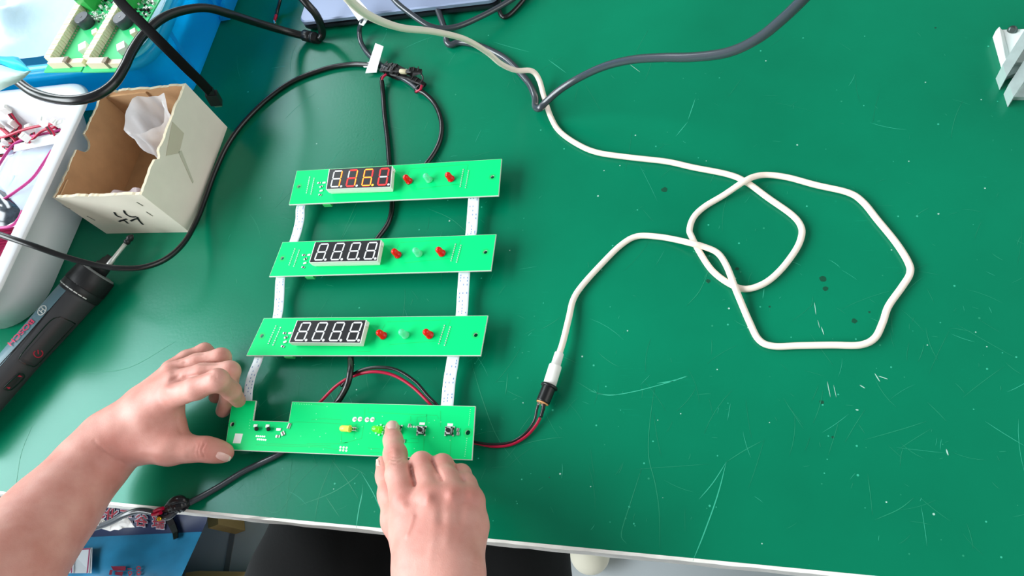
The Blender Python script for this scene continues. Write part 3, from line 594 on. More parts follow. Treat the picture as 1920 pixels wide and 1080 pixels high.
# gray cable at upper right that rises from the bench
cable('gray_cable', 'thick gray cable rising from the bench toward the top right', [(818, 10, .012), (828, 38, .008), (836, 62, .006), (838, 79, .005), (846, 84, .004), (862, 79, .004), (888, 83, .004), (918, 94, .004), (950, 112, .004), (978, 140, .005), (994, 160, .005), (1003, 182, .006), (1004, 200, .010), (1012, 203, .015), (1024, 191, .019), (1052, 167, .030), (1090, 144, .045), (1135, 124, .068), (1185, 112, .092), (1240, 108, .112), (1300, 107, .13), (1365, 98, .15), (1420, 73, .17), (1468, 35, .19), (1512, -8, .21), (1540, -40, .22)], .0036, M_grayc, n=8)
cable('gray_lead', 'gray lead sagging across the laptop lid under the white cord', [(722, -24, .05), (742, 3, .046), (770, 26, .042), (800, 46, .036), (826, 53, .030), (860, 49, .024), (900, 32, .018), (938, 12, .014), (970, -8, .012), (1000, -30, .012)], .0031, M_grayc)
cable('black_lead', 'black lead curling past the right end of the laptop', [(938, -20, .006), (936, 4, .004), (937, 22, .003), (942, 31, .003), (950, 31, .003), (962, 22, .003), (980, 2, .003), (990, -14, .003)], .0026, M_black)

# crocodile clips at the junction
def clip(p0, p1, h, lab, wid=.0042, gap=None):
    a = P(*p0, h); b = P(*p1, h + .002); d = (b - a); L_ = d.length; d.normalize(); sd = d.cross(Vector((0, 0, 1))).normalized(); up = sd.cross(d)
    T = thing('alligator_clip', lab, 'clip', (a + b) / 2 - Vector((0, 0, h)), 'black clips joining the leads')
    for s_ in (-1, 1):
        g = MB()
        secs = [(0, wid * .62, .0006), (.25, wid * .75, .0020), (.55, wid, .0030), (.7, wid * .8, .0018), (1, wid * .35, .0006)]
        rings = [[a + d * (L_ * t_) + sd * (w_ * c_) + up * (s_ * (o_ + (.0010 if c2 else 0))) for c_, c2 in ((-1, 0), (-.6, 1), (.6, 1), (1, 0))] for t_, w_, o_ in secs]
        vs = [p for r_ in rings for p in r_]; n = 4
        fs = [[i * n + k, i * n + (k + 1) % n, (i + 1) * n + (k + 1) % n, (i + 1) * n + k] for i in range(len(secs) - 1) for k in range(n)] + [[0, 1, 2, 3], [len(vs) - 1, len(vs) - 2, len(vs) - 3, len(vs) - 4]]
        g.add(vs, fs); g.obj('boot', mat('clip_rubber', '121110', .5), T)
    g = MB()
    for t_ in (.15, .4, .62): g.obox(a + d * (L_ * t_) + up * .0042, d * .0006, sd * wid * .7, up * .0003)
    g.obj('ridge', mat('clip_ridge', '2a2826', .5), T)
    g = MB(); g.obox(a + d * (L_ * 1.02), d * .004, sd * .0010, up * .0006); g.obj('jaw', M_metal, T)
clip((714, 131), (756, 134), .010, 'upper black clip left of the pale gap, beside the flag tag'); clip((791, 134), (757, 135), .012, 'upper black clip right of the pale gap'); clip((722, 136), (768, 147), .005, 'lower black clip lying under the other clips'); clip((797, 160), (762, 145), .005, 'black clip nearest the red-banded lead end'); clip((722, 121), (760, 131), .006, 'rearmost black clip, against the gray lead', .003)
JN = thing('splice', 'pale sleeve between two black clips', 'connector', P(756, 134, .008))
g = MB(); a = P(750, 133.5, .014); b = P(763, 135, .014); g.lathe(a, b, [(0, .0022), (.001, .0028), ((b - a).length - .001, .0028), ((b - a).length, .002)], 10); g.obj('sleeve', mat('beige_sleeve', 'c9bf9f', .5), JN)
CW = thing('clip_wires', 'fine black and red wire loops at the clip ends', 'wires', P(760, 150, 0))
cable('black_wire', None, [(788, 137, .010), (793, 145, .008), (790, 158, .005), (786, 166, .004)], .0009, M_black, parent=CW)
cable('black_wire', None, [(722, 138, .008), (714, 145, .006), (714, 153, .004)], .0009, M_black, parent=CW)
cable('red_wire', None, [(725, 139, .009), (718, 145, .008), (716, 153, .006)], .0013, M_red, parent=CW)
cable('red_wire', None, [(791, 160, .009), (788, 168, .008), (780, 172, .006)], .0014, M_red, parent=CW)
cable('black_wire', None, [(786, 160, .009), (780, 166, .007), (779, 173, .004), (787, 172, .004)], .0012, M_black, parent=CW)

# ------------------------------------------------------------------ laptop
LT = thing('laptop', 'closed blue gray laptop under the cables at the top edge', 'laptop', P(760, 10, 0))
a = P(571, 59, .003); b = P(938, 17, .003); ex = (b - a).normalized(); ey = Vector((-ex.y, ex.x, 0)); Lx = (b - a).length
def rrect(o, ex, ey, lx, ly, r, z, n=5):
    out = []
    for (cx_, cy_, a0) in ((r, r, math.pi), (lx - r, r, 1.5 * math.pi), (lx - r, ly - r, 0), (r, ly - r, .5 * math.pi)):
        for k in range(n + 1):
            an = a0 + k / n * math.pi / 2; out.append(o + ex * (cx_ + r * math.cos(an)) + ey * (cy_ + r * math.sin(an)) + Vector((0, 0, z)))
    return out
o0 = Vector((a.x, a.y, 0))
g = MB(); g.hexa(rrect(o0 + ex * .004 + ey * .003, ex, ey, Lx - .008, .19, .008, .0015), rrect(o0, ex, ey, Lx, .2, .010, .006)); g.hexa(rrect(o0, ex, ey, Lx, .2, .010, .006), rrect(o0, ex, ey, Lx, .2, .010, .0095)); g.obj('base', mat('laptop_base', '30343c', .35, metal=.5), LT)
g = MB(); g.hexa(rrect(o0 + ey * .004 + ex * .002, ex, ey, Lx - .004, .19, .010, .0095), rrect(o0 + ey * .004 + ex * .002, ex, ey, Lx - .004, .19, .010, .0125)); g.obj('gap_shadow_strip', M_blk2, LT)
g = MB(); g.hexa(rrect(o0, ex, ey, Lx, .2, .010, .0125), rrect(o0, ex, ey, Lx, .2, .010, .0165)); g.hexa(rrect(o0, ex, ey, Lx, .2, .010, .0165), rrect(o0 + (ex + ey) * .0015, ex, ey, Lx - .003, .197, .009, .018)); g.obj('lid', mat('laptop_lid', '97a4c2', .35, metal=.3), LT)
for (px_, py_) in ((.02, .02), (Lx - .02, .02)):
    g = MB(); g.disc(o0 + ex * px_ + ey * py_, .006, .0016, 12); g.obj('foot', M_black, LT)

# ------------------------------------------------------------------ cardboard box
BX = thing('cardboard_box', 'small open white cardboard box with brown inside and handwritten mark', 'box', (-.6, .357, 0))
HB = .0757
q00 = Vector((-.6574, .2868, 0)); q10 = Vector((-.5440, .2850, 0)); q11 = Vector((-.5432, .4268, 0)); q01 = Vector((-.656, .4290, 0))
def wall(a, b, name, seed, lean=0, flap=None, th=.0032):
    rg = random.Random(seed); a, b = Vector(a), Vector(b); d = (b - a).normalized(); nrm = Vector((d.y, -d.x, 0)); L_ = (b - a).length; n = 40; out = []; inn = []
    tops = []
    for i in range(n + 1):
        t_ = i / n; z = HB - .0006 - .0005 * math.sin(i * .31 + seed) - .0004 * math.sin(i * .83 + 2 * seed) - rg.uniform(0, .0009) - (rg.uniform(0, .0016) if rg.random() < .12 else 0)
        if flap: z = flap(t_, z)
        tops.append(z)
    ob = [a + d * (L_ * i / n) for i in range(n + 1)]; ot = [p + Vector((0, 0, z)) + nrm * (lean * math.sin(math.pi * i / n)) for i, (p, z) in enumerate(zip(ob, tops))]
    ib = [p - nrm * th for p in ob]; it = [p - nrm * th for p in ot]
    g = MB(); g.sheet([ob, ot], 0, sm=False); g.sheet([ib, it], 1, sm=False); g.sheet([ot, it], 2, sm=False); g.add([ob[0], ot[0], it[0], ib[0]], [[0, 1, 2, 3]], 0); g.add([ob[-1], ot[-1], it[-1], ib[-1]], [[0, 1, 2, 3]], 0)
    return g.obj(name, [M_cwhite, M_kraft, mat('torn_card', 'd8cbb0', .9)], BX)
wall(q00, q10, 'front_panel', 1); wall(q10, q11, 'right_panel', 2, flap=lambda t_, z: z - (.004 if .30 < t_ < .36 else 0)); wall(q11, q01, 'back_panel', 3)
def notch(t_, z):
    yy = abs(t_ - .50) / .07
    return z - (.013 * math.sqrt(max(0, 1 - yy * yy)) if yy < 1 else 0)
wall(q01, q00, 'left_panel', 4, flap=notch)
g = MB(); g.hexa([q00 + Vector((.002, .002, .0002)), q10 + Vector((-.002, .002, .0002)), q11 + Vector((-.002, -.002, .0002)), q01 + Vector((.002, -.002, .0002))], [q00 + Vector((.002, .002, .003)), q10 + Vector((-.002, .002, .003)), q11 + Vector((-.002, -.002, .003)), q01 + Vector((.002, -.002, .003))]); g.obj('bottom_panel', M_kraft, BX)
# inner flap folded along the back wall, left half
yb = q01.y - .0034
g = MB(); g.hexa([Vector((-.6525, yb, .004)), Vector((-.598, yb, .004)), Vector((-.598, yb - .003, .004)), Vector((-.6525, yb - .003, .004))], [Vector((-.6525, yb, .070)), Vector((-.598, yb, .071)), Vector((-.598, yb - .003, .071)), Vector((-.6525, yb - .003, .070))]); g.obj('inner_flap', M_kraft, BX)
xl = q00.x + .0034
g = MB(); g.hexa([Vector((xl, .2895, .004)), Vector((xl + .003, .2895, .004)), Vector((xl + .003, .311, .004)), Vector((xl, .311, .004))], [Vector((xl, .2895, .072)), Vector((xl + .003, .2895, .072)), Vector((xl + .003, .311, .072)), Vector((xl, .311, .072))]); g.obj('inner_flap', M_kraft, BX)
nf = Vector((q10.y - q00.y, -(q10.x - q00.x), 0)).normalized(); nf = nf if nf.y < 0 else -nf
pf = q00 + nf * .0002
def onfront(u, v): return PL(u, v, pf, nf)
g = MB()
for st in ([(214.5, 398), (217, 402.5), (221, 405.5), (228, 407.5)], [(223, 415.5), (229, 413), (234, 414), (240, 419)], [(229, 413.5), (234, 411.5), (238, 410.5)],
           [(232.5, 394.5), (234.5, 399.5), (240, 404), (247, 406.5), (256, 406.5)], [(245, 414.5), (252, 411), (257, 410)], [(257, 406.5), (259.5, 411.5), (263, 416), (268, 421)]):
    g.ribbon(cr([onfront(*p) for p in st], 4), .0011, up=nf, th=.0002)
tag(g.obj('pen_writing', M_ink, BX), 'handwritten black pen mark, upside down')
for st in ([(256, 379), (268, 386)], [(274, 397), (286, 405)], [(117, 385), (132, 392)], [(163, 405), (178, 413)]):
    g = MB(); g.ribbon([onfront(*p) for p in st], .0004, up=nf, th=.0003); g.obj('staple', mat('staple', '8d8a80', .4, metal=.6), BX)
# brown tape on the right side
nr = Vector((q11.y - q10.y, -(q11.x - q10.x), 0)).normalized(); nr = nr if nr.x > 0 else -nr; pr_ = q10 + nr * .0003
g = MB(); g.prism([PL(u, v, pr_, nr) for u, v in ((323, 228), (345, 250), (336, 287), (311, 292))], nr * .0002); tag(g.obj('packing_tape', mat('tape_beige', 'd8ccb6', .25), BX), 'old clear packing tape')
g = MB(); g.prism([PL(u, v, pr_, nr) for u, v in ((334, 284), (340, 282), (363, 341), (361, 344))], nr * .0002); g.obj('crease', mat('crease_pale', 'd3cdb9', .5), BX)
# box contents
M_clear = mat('clear_film', 'f4f6fa', .18, alpha=.42, coat=.5); M_film2 = mat('milky_film', 'eef0f4', .3, alpha=.6, transl=.2)
def crumple(cu, pts_fn, A, B, name, m, label, cat):
    g = MB(); G = [[pts_fn(i / (A - 1), j / (B - 1)) for j in range(B)] for i in range(A)]; g.sheet(G); o = g.obj(name, m); return tag(o, label, cat)
PB = thing('plastic_bag', 'crumpled clear plastic bag with a paper slip standing in the cardboard box', 'bag', (-.578, .375, .004))
def bagf(s_, t_):
    an = 2 * math.pi * s_; rg = .020 + .010 * t_ ** 2 + .0022 * math.sin(5 * an + 9 * t_) + .0015 * math.sin(9 * an - 7 * t_) - .008 * (1 - t_) ** 2
    return Vector((-.583 + .006 * t_ + rg * math.cos(an) * .85, .372 + .013 * t_ + rg * math.sin(an) * .95, .005 + .074 * t_ + .004 * math.sin(3 * an) * t_))
g = MB(); g.sheet([[bagf(i / 36, j / 14) for j in range(15)] for i in range(37)]); g.obj('film', M_film2, PB)
g = MB(); g.sheet([[Vector((-.587 + .026 * i / 4 + .004 * j / 3, .372 + .020 * j / 3 + .004 * i / 4, .060 + .004 * math.sin(i) - .02 * j / 3)) for j in range(4)] for i in range(5)]); g.obj('paper_slip', mat('slip', 'c9b9b4', .7), PB)
g = MB(); g.box((-.583, .330, .0035), .012, .020, .006, .3); g.box((-.580, .322, .0095), .012, .008, .007, .3, 1)
tag(g.obj('ribbon_end', [mat('blue_tab', '1f62b4', .4), M_white]), 'white and blue ribbon cable end at the bottom of the cardboard box', 'connector')
def bag2(s_, t_): return Vector((-.640 + .088 * s_, .2925 + .022 * t_, .030 + .028 * math.sin(math.pi * min(1, s_ * 1.1)) * (1 - .5 * t_) + .004 * math.sin(17 * s_ + 4 * t_)))
g = MB(); g.sheet([[bag2(i / 24, j / 6) for j in range(7)] for i in range(25)]); B2 = thing('plastic_bag', 'flat pinkish plastic bag pushed against the front of cardboard box', 'bag', (-.6, .3, .004)); g.obj('film', mat('pink_film', 'e8d9de', .3, alpha=.85, transl=.3), B2)
g = MB(); g.tube(cr([bag2(.3, .2) + Vector((0, 0, .001)), bag2(.5, .5) + Vector((0, 0, .001)), bag2(.75, .3) + Vector((0, 0, .001))], 6), .0012, 8); g.obj('seal_line', M_red, B2)

# ------------------------------------------------------------------ white bin
WB = thing('plastic_bin', 'white rounded plastic bin at left filled with leads and clear bags', 'bin', (-.83, .3, 0))
def rr2(x0, x1, y0, y1, r, z, n=8): return rrect(Vector((x0, y0, 0)), Vector((1, 0, 0)), Vector((0, 1, 0)), x1 - x0, y1 - y0, r, z, n)
XL = -1.06
loops = [rr2(XL + .03, -.702, .172, .408, .05, .0006), rr2(XL + .028, -.697, .167, .412, .052, .004), rr2(XL + .018, -.683, .158, .422, .05, .045), rr2(XL + .012, -.672, .150, .430, .045, .074), rr2(XL + .008, -.664, .143, .436, .040, .0785), rr2(XL + .009, -.660, .141, .438, .038, .0805), rr2(XL + .010, -.663, .144, .436, .036, .0830),
         rr2(XL + .02, -.672, .150, .430, .034, .0840), rr2(XL + .026, -.679, .156, .424, .032, .0825), rr2(XL + .030, -.684, .160, .420, .032, .074), rr2(XL + .036, -.694, .168, .412, .036, .03), rr2(XL + .044, -.708, .178, .402, .04, .006)]
g = MB(); n = len(loops[0]); vs = [p for l_ in loops for p in l_]
g.add(vs, [[i * n + k, i * n + (k + 1) % n, (i + 1) * n + (k + 1) % n, (i + 1) * n + k] for i in range(len(loops) - 1) for k in range(n)] , 0, True)
g.add(loops[0], [list(range(n))]); g.add(loops[-1], [list(range(n))]); g.obj('shell', M_bin, WB)
# leads with white connectors
def lead(u, v, h, tu, tv, th, lab, k):
    T = thing('connector_lead', lab, 'lead', P(u, v, h), 'leads with white connectors in the white bin')
    c0 = P(u, v, h); g = MB(); an = .3 + k * .8
    g.box(c0, .0082, .0062, .0085, an, 0); g.box(c0 + Vector((0, 0, .0085)), .0074, .0054, .001, an, 0, .8); g.obj('connector_housing', mat('connector_white', 'f4f2ec', .35), T)
    for j, m in enumerate((M_red, M_black, M_red)):
        e = P(tu + j * 3, tv + j * 2, th + .003 * j); mid = (c0 + e) / 2 + Vector((.002 * (j - 1), .003 * math.sin(k + j), -.010))
        g = MB(); g.tube(cr([c0 + Vector((.002 * (j - 1), 0, .001)), c0 * .75 + e * .25 + Vector((.002 * (j - 1), 0, -.008)), mid, e], 6), .0013, 7); g.obj('red_wire' if m is M_red else 'black_wire', m, T)
LD = [(17, 210, .068, 20, 250, .045, 'connector lead with its white connector highest, standing near the left edge'), (53, 262, .058, 5, 275, .045, 'connector lead left of the tallest one, cluster middle'),
      (86, 233, .068, 85, 262, .045, 'connector lead standing upright beside the bin rim'), (110, 235, .055, 60, 268, .045, 'connector lead half behind the upright one'),
      (123, 238, .052, 75, 262, .045, 'connector lead touching the right inner rim'), (32, 236, .050, 0, 262, .042, 'grayish connector lead low in the cluster'), (18, 268, .046, -10, 290, .04, 'connector lead lying at the left frame edge'), (3, 240, .05, 20, 262, .042, 'connector lead cut by the left frame edge'), (62, 245, .05, 10, 265, .044, 'connector lead at the back of cluster')]
LL = ['white connector on red and black wires, tallest at far left of the bin', 'white connector on red wires in the middle of the wire tangle', 'white connector standing upright nearest the bin rim corner', 'white connector lying just right of the upright one', 'white connector touching the right inner wall of the bin', 'grayish white connector low behind the tangle', 'white connector under the tangle, above the clear bag', 'white connector cut by the left edge of the photo', 'white connector at the back of the tangle']
for k, q in enumerate(LD): lead(*q[:6], LL[k], k)
for k, (pts, lab) in enumerate([([(-20, 262, .052), (10, 256, .056), (45, 243, .058), (85, 234, .058), (118, 231, .056)], 'long red wire lying across the tangle'), ([(0, 240, .052), (16, 252, .054), (30, 268, .05), (28, 285, .045)], 'red wire bending down beside the clear bag'), ([(-10, 268, .05), (8, 262, .054), (30, 255, .05)], 'black wire at the left of the tangle'), ([(60, 262, .05), (80, 245, .056), (105, 238, .056)], 'pink red wire toward the upright connector')]):
    cable('loose_wire', lab, pts, .0016, M_black if k == 2 else M_red, cat='wire')
# clear zip bags with magenta seal lines
M_mag = mat('magenta_seal', 'c33a86', .4)
def zipbag(label, outline, h, fill, lines, inner=None):
    T = thing('zip_bag', label, 'bag', P(outline[0][0], outline[0][1], h))
    c0 = sum((P(u, v, h) for u, v in outline), Vector()) / len(outline); op = [P(u, v, h) for u, v in outline]; g = MB(); n = len(op)
    def rg_(k, z): return [c0 + (p - c0) * k + Vector((0, 0, z + .0012 * math.sin(i * 3 + k * 9))) for i, p in enumerate(op)]
    Ls = [rg_(1, 0), rg_(.85, .003), rg_(.6, .006), rg_(.3, .007), rg_(.02, .0072)]
    g.add([p for l_ in Ls for p in l_], [[i * n + k, i * n + (k + 1) % n, (i + 1) * n + (k + 1) % n, (i + 1) * n + k] for i in range(4) for k in range(n)], 0, True); g.obj('film', fill, T)
    for ln in lines:
        g = MB(); g.tube(cr([P(u, v, h + .009) for u, v in ln], 5), .0016, 8); g.obj('seal_line', M_mag, T)
    return T
zb = zipbag('clear zip bag with magenta seal lines in the white bin', [(-25, 345), (10, 280), (30, 270), (75, 262), (112, 264), (100, 300), (60, 370), (40, 412), (5, 424), (-25, 430)], .042, mat('bag_film', 'a9c6e8', .12, alpha=.55, coat=.6), [[(-10, 322), (14, 285), (30, 268), (60, 256), (95, 248), (122, 240)], [(-10, 384), (25, 362), (60, 335), (82, 305), (97, 282)], [(-10, 428), (20, 424), (35, 410), (42, 395)]])
g = MB(); g.prism([P(u, v, .0525) for u, v in ((28, 272), (70, 261), (120, 247), (112, 268), (70, 276), (26, 285))], (0, 0, .0008)); g.obj('header_strip', mat('header_white', 'dfe4e4', .5), zb)
zipbag('smoky clear bag of dark parts in the white bin', [(-25, 350), (0, 348), (38, 392), (42, 405), (10, 426), (-25, 428)], .047, mat('dark_film', '39434c', .15, coat=.6, noise=.5, nscale=120), [])
CB2 = thing('ribbed_strip', 'magenta ribbed plastic strip under the clear bags', 'strip', P(10, 450, .02))
for k in range(9):
    g = MB(); g.tube([P(-110, 446 + k * 9.5, .030), P(5 + 30 - k * 4.2, 428 + k * 6.2, .030)], .0022, 8); g.obj('rib', mat('magenta_plastic', 'b01c50', .4), CB2)

# ------------------------------------------------------------------ blue tote with boards and bubble film
BT = thing('blue_tote', 'translucent blue plastic tote in the top left corner', 'tote', (-.85, .65, 0))
XT = -1.25; YT = .95
loops = [rr2(XT + .03, -.612, .472, YT - .03, .025, .0006), rr2(XT + .028, -.609, .469, YT - .03, .028, .004), rr2(XT + .01, -.588, .452, YT - .01, .03, .086), rr2(XT, -.578, .441, YT, .03, .087), rr2(XT, -.576, .4395, YT, .03, .098), rr2(XT + .002, -.578, .4412, YT - .002, .03, .100), rr2(XT + .012, -.588, .452, YT - .012, .022, .100), rr2(XT + .016, -.591, .455, YT - .016, .02, .094), rr2(XT + .036, -.614, .475, YT - .036, .02, .006)]
g = MB(); n = len(loops[0]); vs = [p for l_ in loops for p in l_]
g.add(vs, [[i * n + k, i * n + (k + 1) % n, (i + 1) * n + (k + 1) % n, (i + 1) * n + k] for i in range(len(loops) - 1) for k in range(n)], 0, True); g.add(loops[0], [list(range(n))]); g.add(loops[-1], [list(range(n))]); g.obj('shell', M_tote, BT)
rimp = [p + Vector((0, 0, .0012)) for p in rr2(XT + .006, -.582, .4455, YT - .006, .026, .100)]
g = MB(); g.tube(rimp + rimp[:2], .0040, 8); g.obj('rim', mat('tote_rim_lit', (.10, .72, .90), .2, transl=.4, coat=.4), BT)  # brightness of the lit rim put into a lighter cyan
for y0 in (.50, .60):
    g = MB(); a = Vector((-.594, y0, .082)); g.obox(Vector((-.5935, y0, .05)), Vector((.0045, 0, .014)) * .3, Vector((0, .003, 0)), Vector((-.008, 0, -.036))); g.obj('rib', M_tote, BT)
g = MB(); g.hexa([(-.612, .60, .004), (-.594, .60, .004), (-.594, .67, .004), (-.612, .67, .004)], [(-.590, .60, .030), (-.585, .60, .030), (-.585, .67, .030), (-.590, .67, .030)]); g.obj('foot_step', M_tote, BT)
# bubble film, a bumpy quilt filling the tote
rg = random.Random(5); bumps = [(rg.uniform(0, 1), rg.uniform(0, 1), rg.uniform(.03, .10), rg.uniform(-.006, .012)) for _ in range(70)]
def film(s_, t_):
    z = .086 + .02 * math.sin(math.pi * min(1, max(0, s_))) * math.sin(math.pi * min(1, t_ * 1.0)) 
    for bx_, by_, r_, h_ in bumps: z += h_ * math.exp(-((s_ - bx_) ** 2 + (t_ - by_) ** 2) / r_ ** 2)
    return Vector((-1.20 + .594 * s_, .486 + .42 * t_, z - .02 * (s_ > .8) * (s_ - .8) * 5))
g = MB(); g.sheet([[film(i / 60, j / 44) for j in range(45)] for i in range(61)]); tag(g.obj('bubble_film', mat('bubble_film', 'd6f1f8', .3, transl=.3, coat=.3, noise=.2, nscale=9, bump=.8, bscale=45)), 'white puffy plastic film filling the blue tote', 'film')
M_ivory = mat('ivory_plastic', 'f2e6cc', .45); M_pgreen = mat('board_pale_green', '35c87a', .4)
def toteboard(du, lab, dz):
    def q(u, v, h): return P(u + du, v, h)
    zt = .122
    T = thing('relay_board', lab, 'circuit board', P(120 + du, 80, zt - .01), 'boards lying in the blue tote')
    c = [q(82, 135, zt), q(151, 133.5, zt), q(238, -20, zt), q(172, -20, zt)]
    g = MB(); g.hexa([p - Vector((0, 0, .0016)) for p in c], c); g.obj('circuit_board', [M_pgreen], T)
    ez = Vector((0, 0, 1)); dirv = (c[3] - c[0]).normalized(); sd = Vector((dirv.y, -dirv.x, 0))
    if sd.x < 0: sd = -sd
    Ln = (q(158, 22, zt) - c[0]).length
    s0 = c[0] + dirv * .012 + sd * .006
    g = MB()
    for k in range(24):
        a_ = s0 + dirv * (Ln * k / 24 + .0006); g.obox(a_ + dirv * (Ln / 56) + sd * .0004 * (k % 2) + Vector((0, 0, .0042)), dirv * (Ln / 60), sd * .0044, Vector((0, 0, .0042 + .0004 * (k % 2))))
    g.obox(s0 + dirv * (Ln / 2) + Vector((0, 0, .0034)), dirv * (Ln / 2), sd * .0038, Vector((0, 0, .0034))); g.obj('terminal_row', M_ivory, T)
    g = MB()
    for k in range(22): solder(g, s0 + sd * .0085 + dirv * (Ln * k / 24 + .002), .0012, .002)
    tag(g.obj('solder_pins', mat('dull_solder', 'a8a088', .5), T), kind='stuff')
    # white sub connector strip at the front
    g = MB(); f0 = c[0] + sd * .012 + dirv * .008; g.obox(f0 + sd * .011 + Vector((0, 0, .004)), sd * .012, dirv * .004, Vector((0, 0, .004))); g.obox(f0 + sd * .034 + Vector((0, 0, .003)), sd * .010, dirv * .003, Vector((0, 0, .003))); g.obj('edge_connector', mat('connector_cream', 'efdcc0', .5), T)
    g = MB(); g.obox(f0 + sd * .023 + Vector((0, 0, .0045)), sd * .0025, dirv * .0035, Vector((0, 0, .0045))); g.obj('metal_clip', mat('dull_metal', '8a7f70', .4, metal=.7), T)
    b0 = q(166, 46, zt); g = MB(); g.lathe(b0, b0 + Vector((0, 0, .011)), [(0, .0085), (.010, .0085), (.011, .0080)], 22); bz = g.obj('buzzer', mat('buzzer_gray', '3e444c', .35), T)
    g = MB(); g.disc(b0 + Vector((0, 0, .011)), .0014, .0002, 10); g.obj('sound_hole', M_black, bz)
    tb = MB(); e0 = q(163, 20, zt); e1 = q(190, -14, zt); tdir = (e1 - e0).normalized(); ts = Vector((tdir.y, -tdir.x, 0)); ts = ts if ts.x > 0 else -ts
    tb.obox((e0 + e1) / 2 + ts * .004 + Vector((0, 0, .008)), (e1 - e0) / 2, ts * .009, Vector((0, 0, .008))); tb.obox((e0 + e1) / 2 - ts * .002 + Vector((0, 0, .018)), (e1 - e0) / 2, ts * .004, Vector((0, 0, .004))); tbo = tb.obj('terminal_block', mat('terminal_green2', '2aa64a', .4), T)
    g = MB()
    for k in range(4):
        for s_ in (.002, .009): g.obox(e0 + (e1 - e0) * ((k + .5) / 4) + ts * s_ + Vector((0, 0, .0162)), tdir * .0014, ts * .0007, Vector((0, 0, .0002)))
    g.obj('slot', M_black, tbo)
    for (u, v, sx, h_, m) in ((184, 66, .006, .006, M_ivory), (163, 95, .009, .007, M_white)):
        g = MB(); g.box(q(u, v, zt), sx, sx * 1.2, h_, .5); g.obj('pin_header', m, T)
    rg2 = random.Random(9 + du); g = MB()
    for k in range(90):
        u0 = rg2.uniform(0, 1); v0 = rg2.uniform(0, 1); p = c[0] + dirv * (.068 + .05 * u0) + sd * (.022 + .026 * v0); g.box(p, rg2.uniform(.0012, .003), .0016, rg2.uniform(.001, .003), rg2.uniform(0, 3), rg2.choice((0, 0, 1, 2)))
    tag(g.obj('small_parts', [M_solder, M_blk2, M_silk], T), kind='stuff')
toteboard(0, 'left of the two boards with long ivory terminal rows in the blue tote', 0); toteboard(72, 'right board with a long ivory terminal row, nearer the tote wall', 0)

# ------------------------------------------------------------------ cordless screwdriver
SD = thing('cordless_screwdriver', 'dark gray cordless screwdriver with ribbed collar lying at the left', 'screwdriver', (-.66, .16, 0))
RC = .0212
a0 = P(182, 512, RC); dax = Vector((-.50, -.866, 0)).normalized(); dax = (P(0, 716, RC) - P(146, 551, RC)).normalized(); LB_ = .215
M_sd = mat('driver_gray', '3b3c3f', .5, bump=.06, bscale=900); M_sdb = mat('driver_black', '1e1f21', .45); M_sdt = mat('driver_teal', '5d7b86', .45)
g = MB(); g.lathe(a0, a0 + dax, [(0, .0150), (.0006, .0196), (.001, .0200), (.018, .0211), (.0195, .0203)], 80, mod=lambda k, n: 1 + (.022 if k % 2 else -.022)); g.obj('ribbed_collar', M_sdb, SD)
g = MB(); g.lathe(a0 - dax * .0012, a0 + dax, [(0, .0150), (.0004, .0186), (.0030, .0188)], 40); g.obj('collar_face', mat('driver_face', '77797a', .5), SD)
g = MB(); g.lathe(a0 + dax * .0185, a0 + dax, [(0, .0200), (.0008, .0211), (.008, .0211), (.009, .0205)], 48); rgn = g.obj('ring', M_sdb, SD)
xa = dax.cross(Vector((0, 0, 1))).normalized(); ya = Vector((0, 0, 1))
def cyl(t_, an, r): return a0 + dax * t_ + xa * (r * math.cos(an)) + ya * (r * math.sin(an))
def cylhit(u, v, r):
    d_ = ray(u, v); o = CX - a0; dp = d_ - dax * d_.dot(dax); op = o - dax * o.dot(dax); A_ = dp.dot(dp); B_ = 2 * dp.dot(op); C_ = op.dot(op) - r * r; D_ = max(0, B_ * B_ - 4 * A_ * C_)
    X = CX + d_ * ((-B_ - math.sqrt(D_)) / (2 * A_)); t_ = (X - a0).dot(dax); n_ = (X - a0 - dax * t_).normalized(); return X, n_, t_, math.atan2(n_.dot(ya), n_.dot(xa))
def rb(t_): return .0196 if t_ < .03 else (.0186 + .001 * math.cos((t_ - .03) * 30)) if t_ < .13 else .0178
g = MB(); g.lathe(a0 + dax * .0265, a0 + dax, [(0, .0200)] + [(k * .006, rb(.03 + k * .006)) for k in range(1, 30)] + [(.182, .016), (.185, .010)], 48); g.obj('grip_body', M_sd, SD)
dashes = MB()
for k in range(10):
    an0 = .55 + k * .24
    A_ = [cyl(.0255, an0 + j * .04, .02125) for j in range(6)]; B_ = [cyl(.0266, an0 + j * .04, .02125) for j in range(6)]
    dashes.sheet([A_, B_])
dashes.obj('dash_mark', mat('mark_white', 'd8d8d4', .5), SD)
